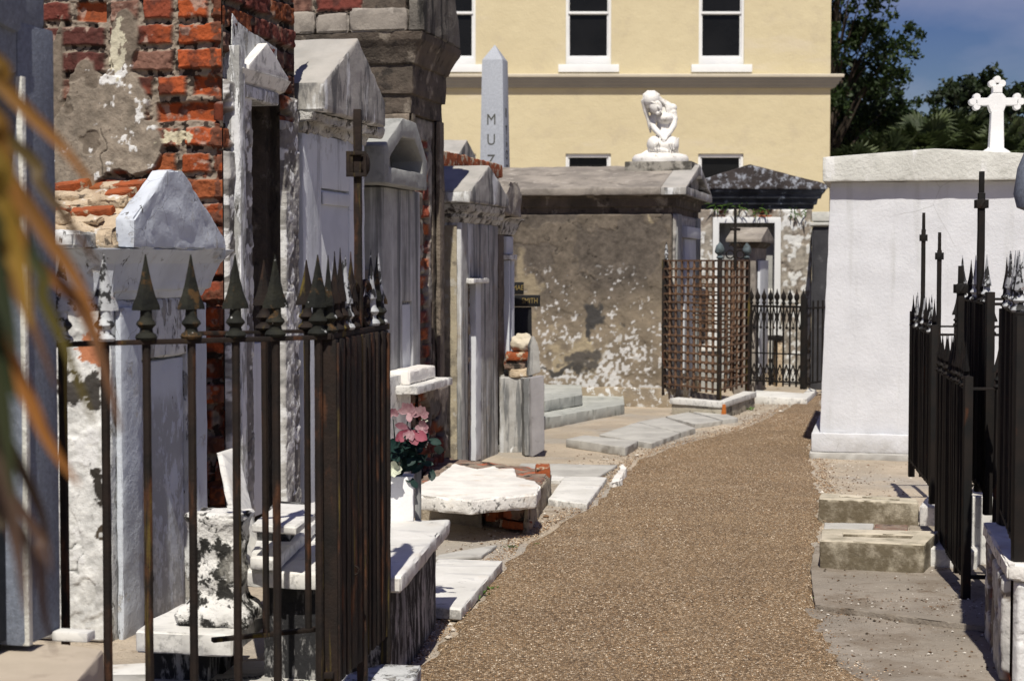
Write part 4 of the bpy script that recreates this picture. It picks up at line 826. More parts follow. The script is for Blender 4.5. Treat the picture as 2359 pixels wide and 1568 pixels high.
# --- long brown tomb with the statue
m_kplinth = mat('sandy_white_plinth', (.34, .28, .20), (.24, .20, .15), 4, .95, [dict(col=(.62, .62, .61), scale=16, lo=.54, hi=.58, ro=.72)], ((50, .003),))
def tomb_k():
    c = G(1546, 936); e = empty('brown_tomb', (c.x, c.y, 0), R(90) - AZ, 'long brown stucco tomb with grey gabled roof carrying the white statue', 'tomb')
    Lx, Dp = 2.3, 4.2; Y = c.y; z = lambda p, yy=0: AT(1500, p, Y + yy).z
    zb, zc, zm = z(492), z(437), AT(1570, 381, Y + 1.15).z
    MB().box(0, Lx, 0, Dp, -.02, zb).build('body', m_brownroof, e, bevel=.01, cell=.3, rough=.01)
    g = lambda px: (1546 - px) / F * Y * 1.0
    zz = lambda py: AT(1400, py, Y).z
    pt = ((blobs((g(1350), zz(800), .20, .30, .5), (g(1330), zz(830), .28, .22, .5)), (.32, .265, .18)), (blobs((g(1380), zz(738), .14, .17)), (.055, .052, .05)), (blobs((g(1350), zz(835), .16, .12)), (.09, .08, .07)), (blobs((g(1300), zz(862), .22, .06)), (.06, .055, .05)),  # dark blobs paint an urn's cast shadow into the wall colour
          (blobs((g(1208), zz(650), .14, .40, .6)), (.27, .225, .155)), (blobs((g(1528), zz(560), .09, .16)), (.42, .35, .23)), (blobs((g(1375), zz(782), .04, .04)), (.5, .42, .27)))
    def lower(u, v): return 1 + 0 * u
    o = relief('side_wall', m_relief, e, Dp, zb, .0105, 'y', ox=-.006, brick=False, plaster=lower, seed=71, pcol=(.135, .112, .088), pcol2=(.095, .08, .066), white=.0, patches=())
    me = o.data; n = len(me.vertices); co = np.empty(n * 3); me.vertices.foreach_get('co', co); co = co.reshape(-1, 3); u, v = co[:, 1], co[:, 2]
    col = np.empty(n * 4, np.float32); ca = me.color_attributes['Col']; ca.data.foreach_get('color', col); col = col.reshape(-1, 4)
    P = np.stack([u, v, u * 0 + 4], 1)
    low = np.clip((zz(640) - v) / .35 + .9 * fbm(P * 1.1, 9, 3) + (g(1460) - u) * .35, 0, 1)          # sandier lower render
    col[:, :3] = col[:, :3] * (1 - .75 * low[:, None]) + np.array((.245, .20, .145)) * (1 + .5 * fbm(P * 8, 4, 4))[:, None] * .75 * low[:, None]
    nn = fbm(P * 34, 77, 3) * 1.2 + .5 * fbm(P * 10, 76, 5) + .45 * fbm(P * 2.0, 78, 3)
    wm = .75 * np.clip((nn - .36 + .5 * np.clip((zz(700) - v) / .8, -1, .6)) * 5, 0, 1) * np.clip((zz(600) - v) / .2, 0, 1)
    col[:, :3] = col[:, :3] * (1 - wm[:, None]) + np.array((.66, .66, .66)) * wm[:, None]
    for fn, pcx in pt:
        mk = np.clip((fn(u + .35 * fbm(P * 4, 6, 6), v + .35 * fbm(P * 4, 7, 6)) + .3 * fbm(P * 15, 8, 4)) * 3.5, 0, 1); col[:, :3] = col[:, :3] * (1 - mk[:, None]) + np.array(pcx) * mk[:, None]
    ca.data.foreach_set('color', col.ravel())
    MB().box(-.05, Lx + .03, -.05, Dp, -.02, z(893)).build('plinth', m_kplinth, e, bevel=.01, cell=.12, rough=.012, chip=.01)
    MB().loft(0, Lx, 0, Dp, [(zb, .01), (zb + .07, .012), (zb + .075, .04), (zb + .16, .045), (zb + .165, .075), (zb + .19, .085), (zb + .20, .105), (zc - .06, .12)]).build('cornice', m_darkmould, e, bevel=.004, cell=.1, rough=.006)
    ov = .16; za = zc - .058
    MB().prism([(-ov, za), (Lx + ov, za), (Lx + ov, za + .075), (Lx / 2, zm), (-ov, za + .075)], .10, Dp + .1).build('roof', m_brownroof, e, bevel=.012, cell=.12, rough=.012, chip=.01)
    MB().ring([(-ov, za + .002), (Lx + ov, za + .002), (Lx + ov, za + .075), (Lx / 2, zm + .004), (-ov, za + .075)], [(.05, za + .085), (Lx - .05, za + .085), (Lx - .06, za + .10), (Lx / 2, zm - .11), (.06, za + .10)], -ov, .098).build('pediment', m_cap, e, bevel=.008, cell=.1, rough=.006)
    MB().prism([(0, za + .05), (Lx, za + .05), (Lx / 2, zm - .07)], -.01, .09).build('pediment_field', m_cementcap, e)
    # facade towards the path
    relief('front_wall', m_relief, e, Lx, zb, .02, 'x', oy=-.004, brick=False, plaster=lower, seed=73, pcol=(.42, .40, .36), pcol2=(.34, .32, .29), white=.1)
    for xq in (.06, Lx - .42): MB().box(xq, xq + .36, -.05, -.01, .1, zb).build('pilaster', m_cementcap, e, bevel=.008, cell=.1, rough=.004)
    MB().box(.62, Lx - .62, -.06, -.01, .3, zb - .25).build('tablet', m_white2, e, bevel=.006)
    MB().box(.50, Lx - .50, -.10, -.01, zb - .24, zb - .12).build('tablet_lintel', m_white2, e, bevel=.01)
    # block on the ridge
    cc = AT(1521, 388, Y + 1.05); i = e.matrix_basis.inverted(); lc = i @ Vector((cc.x, cc.y, 0)); zt = AT(1521, 371, Y + .8).z
    MB().box(Lx / 2 - .34, Lx / 2 + .34, lc.y - .36, lc.y + .36, zm - .30, zt).build('statue_block', m_trough2, e, bevel=.01, cell=.08, rough=.006)
    wc = e.matrix_basis @ Vector((Lx / 2, lc.y, 0))
    return wc.x, wc.y, zt
m_trough2 = mat('stained_block_cement', (.33, .31, .27), (.24, .225, .20), 3, .95, [dict(col=(.075, .07, .06), scale=4, lo=.46, hi=.56)], ((60, .002),))
bpy.context.view_layer.update()
SX, SY, SZ = tomb_k()

def statue():
    k = .000626
    P = lambda zx, zy, d=0: Vector(((zx - 540) * k, -d * k * -1, (1385 - zy) * k))     # d negative = towards the camera
    s = empty('statue', (SX - .01, SY, SZ + .001), label='white marble statue of a kneeling girl with bowed head on the brown tomb roof', cat='statue')
    mb = MB()
    def el(zx, zy, d, rx, ry, rz, rot=0):
        M = Matrix.Translation(P(zx, zy, d)) @ Matrix.Rotation(rot, 4, 'Y') @ Matrix.Diagonal((rx * k, ry * k, rz * k, 1)); bmesh.ops.create_icosphere(mb.bm, subdivisions=3, radius=1, matrix=M)
    def cap(pts, rad, n=10, fl=1.0):
        q = [P(*p) for p in pts]; mb.tube(q, [r * k for r in rad], n, fl)
        for p, r in ((q[0], rad[0]), (q[-1], rad[-1])): bmesh.ops.create_icosphere(mb.bm, subdivisions=2, radius=r * k * .98, matrix=Matrix.Translation(p))
    el(350, 300, -110, 150, 170, 158, R(20)); el(425, 430, -190, 112, 90, 128, R(-30))
    el(470, 452, -285, 20, 26, 40, R(-25)); el(492, 520, -262, 30, 22, 16, R(-30)); el(470, 545, -240, 48, 40, 34, R(-30))
    
    el(380, 370, -250, 80, 30, 18, R(25))
    cap([(400, 470, -20), (520, 430, 40)], [85, 95])
    cap([(590, 440, 40), (590, 640, 20), (590, 860, 30), (580, 1000, 50)], [125, 135, 120, 165], 14)
    cap([(430, 570, 20), (740, 430, 30)], [80, 80])
    cap([(715, 455, 20), (745, 520, 5), (765, 620, -20), (745, 740, -70), (690, 840, -130), (600, 945, -220), (570, 980, -240)], [62, 70, 62, 56, 50, 40, 34])
    cap([(405, 590, 0), (380, 720, -40), (420, 810, -110), (480, 880, -170), (545, 955, -235)], [72, 62, 56, 50, 36])
    cap([(540, 955, -245), (560, 1000, -265)], [40, 34]); cap([(590, 960, -240), (575, 1000, -262)], [40, 32])
    for j in range(4): cap([(535 + j * 14, 985, -275), (545 + j * 9, 1030 + (j % 2) * 8, -285), (555 + j * 4, 1068 - abs(j - 1.5) * 8, -270)], [12, 11, 8], 6)
    cap([(520, 965, -270), (540, 1000, -290)], [13, 9], 6); cap([(612, 965, -270), (590, 1005, -288)], [13, 9], 6)
    # hair
    for j in range(7):
        a = j / 6; cap([(215 + a * 60, 330 + a * 20, -120 + a * 90), (255 + a * 30, 520, -90 + a * 70), (300 + a * 30 + 10 * (j % 2), 660 + 20 * (j % 2), -60 + a * 60), (325 + a * 24, 770 - 25 * (j % 3), -30 + a * 40), (345 + a * 14, 860 - 35 * (j % 2), 0)], [44, 32, 22, 19, 8], 7)
    for j in range(5):
        a = j / 4; cap([(420 + a * 30, 225 + a * 60, -140 + 60 * a), (520 + a * 10, 285 + a * 40, -100), (585 + a * 20, 360 + a * 30, -85 - 10 * (j % 2)), (620 + a * 15, 460, -110), (635 + a * 15, 550 + 20 * (j % 2), -110), (650 + a * 8, 620, -100)], [40, 30, 22, 17, 13, 6], 7)
    cap([(470, 330, 10), (600, 385, 40), (720, 450, 30)], [95, 92, 84], 14); el(600, 620, 40, 165, 240, 120); el(560, 1110, -180, 210, 125, 120)
    for j in range(9):      # strands combed over the skull
        a = -1.2 + j * .3; cap([(350 + 60 * math.sin(a), 150, -110 + 20 * math.cos(a)), (350 + 150 * math.sin(a), 220, -150 - 60 * math.cos(a)), (350 + 165 * math.sin(a), 320, -140 - 60 * math.cos(a))], [12, 12, 8], 6)
    # draped legs
    el(400, 1080, -150, 125, 170, 150); el(715, 1085, -150, 118, 170, 150); el(560, 1080, 40, 245, 190, 190); el(590, 890, -30, 120, 110, 110)
    cap([(430, 1170, -250), (560, 1190, -270), (690, 1230, -240)], [60, 55, 45]); cap([(330, 1190, -120), (240, 1230, -150), (190, 1248, -170)], [46, 34, 18])
    for j in range(5): cap([(215 + 6 * j, 1238, -150 - 12 * j), (180, 1250 - j, -160 - 14 * j)], [9, 6], 5)
    for j in range(13):
        a = j / 12; x0 = 330 + a * 480; dd = -150 - 170 * math.sin(a * math.pi * 2) ** 2 - 10
        cap([(x0 + 10, 985 + 20 * math.sin(j), -190 - 40 * math.sin(a * 3.14)), (x0 - 18 + 20 * a, 1080, dd - 60 * math.sin(a * 3.14)), (x0 - 5, 1170, dd - 40), (x0 + 25 * (a - .5), 1245, dd)], [16, 15, 14, 12], 6)
    for j in range(4): cap([(480 + j * 60, 800, -70 - 20 * math.sin(j)), (500 + j * 50, 880, -130), (520 + j * 30, 960, -170)], [12, 13, 10], 6)
    me0 = bpy.data.meshes.new('fig'); mb.bm.to_mesh(me0); mb.bm.free(); o = bpy.data.objects.new('figure', me0); COL.objects.link(o)
    rm = o.modifiers.new('r', 'REMESH'); rm.mode = 'VOXEL'; rm.voxel_size = .0042; sm = o.modifiers.new('s', 'SMOOTH'); sm.iterations = 1; sm.factor = .5
    bpy.context.view_layer.update(); me = bpy.data.meshes.new_from_object(o.evaluated_get(bpy.context.evaluated_depsgraph_get())); bpy.data.objects.remove(o)
    for p in me.polygons: p.use_smooth = True
    me.materials.clear(); me.materials.append(m_statue); addobj('figure', me, s)
    MB().lathe([(.22, 0), (.305, 0), (.31, .03), (.305, .055), (.28, .085), (.20, .105), (.02, .11)], (-.01, 0, 0), 40, 1, .85).build('base', m_statue, s, cell=.06, rough=.004)
statue()

# --- white and rusty brown tomb facing the camera at the end of the path
def tomb_j():
    Y = 20.6; x = lambda p: (p - 1179) / F * Y; z = lambda p: AT(1700, p, Y).z
    x0 = x(1606); e = empty('ruined_white_tomb', (x0, Y, 0), 0, 'tomb with low pediment and peeling white paint, facing the camera at the path end', 'tomb')
    q = lambda p: x(p) - x0; L_ = q(1868); zb = z(482)
    a, b, zi, z0 = q(1640), q(1796), z(512), z(862)
    MB().box(.01, a, .07, 2.5, -.02, zb).box(b, L_, .07, 2.5, -.02, zb).box(a, b, .07, 2.5, zi, zb).box(a, b, .25, 2.5, -.02, zi).build('core', m_darkmould, e)
    wf = dict(brick=True, ch=.10, bl=.28, pcol=(.32, .29, .25), pcol2=(.22, .19, .16), white=.52, tint=.8)
    relief('front_wall', m_relief, e, a, zb, .012, 'x', seed=81, plaster=lambda u, v: .35 + 0 * u, **wf)
    relief('front_wall', m_relief, e, L_ - b, zb, .012, 'x', ox=b, seed=82, plaster=lambda u, v: .42 + 0 * u, **wf)
    relief('front_frieze', m_relief, e, b - a, zb - zi, .012, 'x', ox=a, oz=zi, seed=83, plaster=lambda u, v: .15 + 0 * u, **wf)
    MB().box(a, b, .225, .24, -.02, zi).build('niche_slab', m_cement, e)
    MB().box(a + .30, b - .06, .19, .22, .30, z(665)).build('marble_tablet', m_marble, e, bevel=.004)
    MB().ring([(a, z0), (b, z0), (b, zi + .06), (a, zi + .06)], [(a + .075, z0 + .03), (b - .075, z0 + .03), (b - .075, zi - .01), (a + .075, zi - .01)], -.04, .03).build('marble_frame', m_trim, e, bevel=.006)
    MB().loft(0, L_, 0, 2.5, [(zb, .015), (zb + .05, .02), (zb + .055, .05), (zb + .12, .06), (zb + .125, .09), (zb + .17, .10), (zb + .20, .13), (z(438), .145)]).build('cornice', m_bluedark, e, bevel=.005, cell=.08, rough=.008)
    zt = z(438); MB().prism([(-.16, zt + .002), (L_ + .16, zt + .002), (L_ + .17, zt + .06), (L_ * .44, z(380)), (-.16, zt + .06)], -.16, 2.6).build('roof', m_pedrust, e, bevel=.012, cell=.08, rough=.01, chip=.01)
    pl = MB(); rs = random.Random(3)
    for (cx, cz) in ((1648, 480), (1830, 492), (1700, 478), (1745, 486)):
        for _ in range(14):
            p = Vector((q(cx) + rs.gauss(0, .06), -.10 + rs.uniform(-.03, .08), z(cz) + rs.uniform(-.02, .05))); d = Vector((rs.gauss(0, .05), -.05, rs.uniform(-.12, .06)))
            pl.tube([p, p + d * .5 + Vector((0, 0, .01)), p + d], [.006, .008, .001], 3)
    pl.build('weeds', m_weed, e)
m_bluedark = mat('blue_black_cornice', (.045, .05, .065), (.022, .024, .03), 6, .9, [dict(col=(.32, .37, .46), scale=6, lo=.57, hi=.66, ro=.75, amt=.6)], ((60, .003),))
m_pedrust = mat('red_and_white_pediment', (.06, .05, .048), (.04, .034, .034), 5, .95, [dict(col=(.34, .36, .41), scale=10, lo=.49, hi=.62, up=(.8, .3), ro=.72), dict(col=(.04, .035, .033), scale=10, lo=.58, hi=.66)], ((60, .003), (12, .008)))
tomb_j()
# far slate coloured door tomb and white wall scrap at the right of it
def far_bits():
    Y = 19.8; x = lambda p: (p - 1179) / F * Y; z = lambda p: AT(1880, p, Y).z
    e = empty('dark_narrow_tomb', (x(1872), Y, 0), R(90) - AZ, 'narrow dark grey tomb with white coping squeezed beside the white rendered tomb', 'tomb')
    MB().box(0, 1.6, 0, .02, -.02, z(522)).box(0, .06, -.9, -.002, -.02, z(522)).build('body', m_dkslate, e, bevel=.006, cell=.2, rough=.01)
    MB().box(-.04, 1.7, -.95, .05, z(520), z(512)).box(-.02, 1.7, -.95, .02, z(510), z(488)).build('coping', m_wcap, e, bevel=.01, cell=.08, rough=.008)
m_dkslate = mat('dark_slate', (.035, .035, .04), (.055, .055, .06), 4, .9, [dict(col=(.12, .12, .125), scale=7, lo=.58, hi=.7, amt=.5)], ((40, .002),))
far_bits()
# little roofed tomb in front of it
def tomb_m():
    c = AT(1742, 900, 19.0); e = empty('small_roofed_tomb', (c.x, c.y, 0), R(90) - AZ - R(3), 'little grey tomb with sloping slab roof inside the iron enclosures', 'tomb')
    Y = c.y; z = lambda p: AT(1740, p, Y).z
    MB().box(.02, .95, .02, .26, -.02, z(570)).build('body', m_brownroof, e, bevel=.01, cell=.1, rough=.006)
    MB().prism([(-.12, z(558)), (1.05, z(558)), (1.05, z(550)), (.45, z(522)), (-.12, z(550))], -.06, .34).build('roof', m_brownroof, e, bevel=.008, cell=.1, rough=.005)
    MB().loft(.02, .95, .02, .26, [(z(572), .0), (z(562), .05), (z(559), .05)]).build('cornice', m_darkmould, e)
    MB().box(.1, .85, -.02, .01, .2, z(600)).build('tablet', m_white2, e, bevel=.004)
tomb_m()

# --- white rendered tomb on the right and its cross
def tomb_w():
    c = G(1866, 1056); e = empty('white_rendered_tomb', (c.x, c.y, 0), -AZ, 'bright white rendered tomb with thick low-peaked cap beside the path', 'tomb')
    Wd, Dp = 1.72, 2.6; z = lambda p: AT(1900, p, c.y).z
    MB().box(-.008, Wd, -.008, Dp, -.02, z(1040)).build('footing', m_slab, e, bevel=.01, cell=.1, rough=.008, chip=.01)
    MB().box(0.005, Wd - .005, .005, Dp, z(1040) + .001, z(997)).build('plinth', m_wwhite, e, bevel=.012, cell=.12, rough=.003)
    mb = MB(); bm = mb.bm; zb, zt = z(997), z(419); o1, o2 = .066, .13
    mb.poly3([(o1, .06, zb - .001), (Wd - o1, .06, zb - .001), (Wd - o1, Dp - .06, zb - .001), (o1, Dp - .06, zb - .001)], [(o2, .085, zt), (Wd - o1, .085, zt), (Wd - o1, Dp - .06, zt), (o2, Dp - .06, zt)])
    mb.build('body', m_wwhite, e, bevel=.008, cell=.09, rough=.008)
    a, b, h, pk = o2 - .055, Wd - .02, z(363), z(350) + .012
    MB().prism([(a, zt + .001), (b, zt + .001), (b, h), ((a + b) / 2, pk), (a, h)], -.01, Dp).build('cap', m_wcap, e, bevel=.006, cell=.1, rough=.002, chip=.002)
    Y = c.y + .25; x0 = 2293
    r = empty('stone_cross', AT(x0, 352, Y - .12), R(-4), 'white trefoil-ended stone cross standing on the cap of the white rendered tomb', 'cross')
    r.location.z = h - .0 + .012
    k = Y / F; zc = (352 - 228) * k; t = .035
    def trefoil(cx, cz, dx, dz, s):
        pts = []
        for i in range(0, 13):
            pass
        return pts
    mb = MB()
    hw = 13 * k
    mb.prism([(-17 * k, .02), (17 * k, .02), (14 * k, zc - 20 * k), (-12 * k, zc - 20 * k)], -t, t)
    mb.prism([(-14 * k, zc - 24 * k), (14 * k, zc - 24 * k), (19 * k, zc - 10 * k), (19 * k, zc + 10 * k), (11 * k, zc + 19 * k), (-11 * k, zc + 19 * k), (-19 * k, zc + 10 * k), (-19 * k, zc - 10 * k)], -t * .99, t * .99)
    mb.prism([(-45 * k, zc - 8.5 * k), (45 * k, zc - 8.5 * k), (45 * k, zc + 8.5 * k), (-45 * k, zc + 8.5 * k)], -t * .98, t * .98)
    mb.prism([(-10 * k, zc + 20 * k), (11 * k, zc + 20 * k), (11 * k, zc + 38 * k), (-10 * k, zc + 38 * k)], -t * .97, t * .97)
    j = 0
    for (cx, cz, ax) in ((-45, 0, 0), (45, 0, 0), (0, 41, 1)):
        for (u, v) in ((9, 0), (0, 11), (0, -11)):
            sg = -1 if cx < 0 else 1; ux, uz = (sg * u, v) if ax == 0 else (v, u)
            M = Matrix.Translation(((cx + ux) * k, 0, zc + (cz + uz) * k)) @ Matrix.Rotation(R(90), 4, 'X'); j += 1
            bmesh.ops.create_cone(mb.bm, cap_ends=True, segments=18, radius1=8 * k, radius2=8 * k, depth=2 * t * (.96 - .01 * j), matrix=M)
    mb.build('cross', m_wstone, r, bevel=.003, seg=1)
    MB().lathe([(38 * k, 0), (37 * k, 6 * k), (30 * k, 13 * k), (20 * k, 19 * k), (18 * k, 22 * k)], (0, 0, 0), 24, 1, .7).build('base', m_wstone, r)
tomb_w()
# corner of a grey stone urn at the right edge
cst = AT(2352, 425, 7.4)
centred(MB().lathe([(.05, -.14), (.10, -.12), (.115, -.06), (.10, .05), (.06, .15)], (cst.x + .085, cst.y, cst.z + .02), 20).tube([(cst.x + .11, cst.y + .02, .42), (cst.x + .11, cst.y + .02, cst.z - .1)], [.07, .045], 10),
        'stone_post', m_granite, 'grey stone post with swelling head cut by the right edge', 'post', (cst.x + .1, cst.y, 0))

# ------------------------------------------------------------ iron fences
def spike_mesh(name, m, s=1.0, wide=.039, thick=.017, tip=.228):
    mb = MB(); mb.lathe([(.026 * s, 0), (.030 * s, .007 * s), (.026 * s, .015 * s), (.018 * s, .020 * s), (.016 * s, .030 * s), (.022 * s, .036 * s), (.027 * s, .042 * s), (.024 * s, .049 * s), (.018 * s, .055 * s), (.016 * s, .064 * s), (.015 * s, .088 * s)], n=12)
    bm = mb.bm; lv = [(.084, .8), (.080, 1.0), (.092, .96), (.12, .66), (.16, .38), (.20, .18), (tip, .05)]; loops = []
    for zz, f in lv: loops.append([bm.verts.new((x * wide * s * f, y * thick * s * f, zz * s)) for x, y in ((1, 0), (.45, 1), (-.45, 1), (-1, 0), (-.45, -1), (.45, -1))])
    bm.faces.new(loops[0][::-1]); bm.faces.new(loops[-1])
    for a, b in zip(loops, loops[1:]):
        for i in range(6): bm.faces.new((a[i], a[(i + 1) % 6], b[(i + 1) % 6], b[i]))
    o = mb.build(name, m, rough=.0015 * s, nscale=60); me = o.data; bpy.data.objects.remove(o); return me
def bar_mesh(h, r, m, sq=True):
    mb = MB()
    if sq: mb.box(-r, r, -r, r, 0, h)
    else: mb.lathe([(r, 0), (r, h)], n=8)
    o = mb.build('picket', m, bevel=r * .2 if sq else 0, cell=.08, rough=.0015, nscale=30); me = o.data; bpy.data.objects.remove(o); return me
def rail(mb, a, b, z, h, t):
    a, b = Vector(a), Vector(b); d = (b - a).normalized(); n = Vector((-d.y, d.x, 0)) * t; a = a - d * t; b = b + d * t
    mb.vprism([a - n, b - n, b + n, a + n], z, z + h)
def fence(name, label, segs, zf, zb, zt, spk, m_bar, group=None, r=.012, posts=(), rt=.016, posth=None, foot=None, zrail=.012, dens=False):
    """segs: (p0, p1, spacing list count, first fraction)"""
    o0 = Vector(segs[0][0]); e = empty(name, (o0.x, o0.y, 0), label=label, cat='fence', group=group)
    loc = lambda p: Vector((p[0] - o0.x, p[1] - o0.y, 0))
    bar = bar_mesh(zt - zb + .02, r, m_bar); k = 0
    for (p0, p1, n) in segs:
        a, b = loc(p0), loc(p1); d = b - a; rz = math.atan2(d.y, d.x)
        mb = MB(); rail(mb, a, b, zt, zrail, rt); mb.build('rail', m_bar, e, bevel=.002, cell=.08, rough=.002)
        mb = MB(); rail(mb, a, b, zb, .014, rt); mb.build('rail', m_bar, e, bevel=.002, cell=.08, rough=.002)
        for i in range(n):
            q = a + d * ((i + .5 + random.uniform(-.16, .16)) / n); pk = addobj('picket', bar, e, (q.x, q.y, zb - .01), (random.uniform(-.006, .006), random.uniform(-.006, .006), rz + random.uniform(-.25, .25))); k += 1
            if spk and (k % 2 or not dens): addobj('spike', spk[(k // (2 if dens else 1)) % len(spk)], pk, (0, 0, zt + zrail - zb + .008))
    for (p, hw, z1, z0) in posts:
        q = loc(p); mb = MB(); mb.box(q.x - hw, q.x + hw, q.y - hw, q.y + hw, z0, z1); mb.build('post', m_bar, e, bevel=.003)
    return e, o0
spD = spike_mesh('spike', m_iron_d); spR = spike_mesh('spike', m_iron, 1.0); spW = spike_mesh('spike', m_iron_w)
spK = spike_mesh('spike', m_iron_k, .85); spG = spike_mesh('spike', m_iron_w, .95)
def front_fence():
    zt = 1.268; P = lambda px, Y: (((px - 1179) / F * Y), Y)
    a, b, c = P(188, 4.60), P(752, 5.0), P(882, 5.72)
    A, B, C_ = Vector((*a, 0)), Vector((*b, 0)), Vector((*c, 0))
    d = (A - B).normalized()
    # front panel: pickets at measured columns
    e = empty('iron_fence', (b[0], b[1], 0), label='rusted iron fence with spear points across the left foreground', cat='fence')
    L_ = lambda p: Vector((p[0] - b[0], p[1] - b[1], 0)); barm = bar_mesh(1.17, .0125, m_iron, False); rz = math.atan2(-(B - A).y * -1, (B - A).x)
    mb = MB(); rail(mb, L_(a + (0,)) - Vector((.45, .29, 0)), L_(b + (0,)), zt, .014, .016); mb.build('rail', m_iron, e, bevel=.002, cell=.06, rough=.003)
    mb = MB(); rail(mb, L_(a + (0,)) - Vector((.45, .29, 0)), L_(b + (0,)), .14, .016, .016); mb.build('rail', m_iron, e, bevel=.002)
    cols = [(45, spD), (142, spW), (240, spW), (336, spD), (440, spD), (542, spD), (634, spD), (732, spD)]
    for px, sp in cols:
        k = (px - 1179) / F; dd = B - A; t = (k * A.y - A.x) / (dd.x - k * dd.y); q = A + dd * t - B
        pk = addobj('picket', barm, e, (q.x, q.y, .11), (0, 0, rz)); 
        s_ = addobj('spike', sp, pk, (0, 0, zt + .012 - .11)); s_.scale = (1.05, 1, 1.04)
    # side panel, folded back beside the path
    g = empty('iron_gate', (b[0] + .02, b[1] + .02, 0), label='rusted iron gate of close vertical bars with ring ornaments, beside the path', cat='gate')
    o = Vector((b[0] + .02, b[1] + .02, 0)); D = C_ - B; n = 11; rz2 = math.atan2(D.y, D.x); L2 = lambda v: v - o
    mb = MB(); rail(mb, L2(B), L2(C_), zt + .001, .018, .018); mb.build('rail', m_iron, g, bevel=.002, cell=.06, rough=.003)
    mb = MB(); rail(mb, L2(B), L2(C_), .265, .018, .018); mb.build('rail', m_iron, g, bevel=.002, cell=.06, rough=.003)
    bar2 = bar_mesh(zt - .24, .026, m_iron); ring = [4, 5, 6]
    for i in range(n):
        q = L2(B + D * ((i + .35) / n)); pk = addobj('picket', bar2, g, (q.x, q.y, .24), (random.uniform(-.004, .004), random.uniform(-.006, .006), rz2 + random.uniform(-.2, .2)))
        if i in (5, 6, 7): continue
        s_ = addobj('spike', [spD, spR, spR, spW, spR, spD, spR, spR, spW, spD, spW][i], pk, (0, 0, zt + .02 - .24)); s_.scale = (1, 1, 1.0 + .05 * (i % 3))
    for i in (0, 5, 10):
        q = L2(B + D * ((i + .35) / n)) + Vector((.012, 0, 0)); MB().box(q.x - .012, q.x + .02, q.y - .02, q.y + .02, .15, zt - .01).build('stile', m_iron, g, bevel=.003, cell=.1, rough=.003)
    pq = L2(B + D * .53); top = AT(812, 253, (B + D * .53).y).z
    MB().box(pq.x - .012, pq.x + .012, pq.y - .02, pq.y + .02, zt + .02, top).build('tall_bar', m_iron, g, bevel=.002, cell=.06, rough=.002)
    zc = AT(806, 375, 5.37).z
    MB().box(pq.x - .032, pq.x - .0125, pq.y - .03, pq.y + .012, zc - .04, zc + .03).ball((pq.x + .022, pq.y, zc - .005), .03, (.6, .8, 1.3), 2).ring([(pq.x - .034, zc - .045), (pq.x + .03, zc - .045), (pq.x + .03, zc + .035), (pq.x - .034, zc + .035)], [(pq.x - .022, zc - .033), (pq.x + .02, zc - .033), (pq.x + .02, zc + .023), (pq.x - .022, zc + .023)], pq.y - .034, pq.y - .024).build('latch', m_iron, g, bevel=.002)
    for k, dy in enumerate((.44, .66)):
        q = L2(B + D * dy); mb = MB(); mb.torus((0, 0, 0), .068, .011, 'y', 24, 6); mb.torus((.012, .0, -.01), .030, .008, 'y', 16, 5); mb.ball((.0, -.0, .0), .016, (1, 1, 1), 2)
        mb.build('ring_ornament', m_iron, g, loc=(q.x, q.y, zt + .095), rot=(0, 0, rz2), rough=.001)
    q = L2(B + D * .30); MB().torus((q.x + .024, q.y, .545), .014, .003, 'y').build('pull_ring', m_iron, g)
    q = L2(C_); MB().box(q.x + .012, q.x + .02, q.y - .06, q.y - .01, .98, 1.12).build('lock_plate', m_iron_y, g, bevel=.003)
    MB().box(q.x - .012, q.x + .012, q.y - .012, q.y + .02, .155, .30).build('foot_post', m_iron, g, bevel=.002)
    # back panel running left from the far corner
    a2 = (P(452, 5.42)[0], 5.42); h = empty('iron_fence', (c[0], c[1], 0), label='second rusted iron fence panel directly behind the foreground one', cat='fence')
    A2 = Vector((*a2, 0)); L3 = lambda v: v - C_
    mb = MB(); rail(mb, L3(A2), L3(C_) - Vector((.02, .01, 0)), zt - .006, .012, .014); mb.build('rail', m_iron, h, bevel=.002, cell=.06, rough=.002)
    mb = MB(); rail(mb, L3(A2) + Vector((.05, .03, 0)), L3(C_) - Vector((.02, .01, 0)), .27, .014, .014); mb.build('rail', m_iron, h, bevel=.002, cell=.06, rough=.002)
    rz3 = math.atan2((C_ - A2).y, (C_ - A2).x); bar3 = bar_mesh(zt - .27, .0115, m_iron, False)
    for px, sp in ((608, spR), (706, spR), (790, spW), (868, spD)):
        k = (px - 1179) / F; dd = C_ - A2; t = (k * A2.y - A2.x) / (dd.x - k * dd.y); q = A2 + dd * t - C_; pk = addobj('picket', bar3, h, (q.x, q.y, .27), (0, 0, rz3)); addobj('spike', sp, pk, (0, 0, zt + .006 - .27))
    return B, C_
m_iron_y = mat('ochre_paint_iron', (.12, .09, .025), (.06, .035, .02), 20, .7, bumps=((80, .001),))
FB, FC = front_fence()

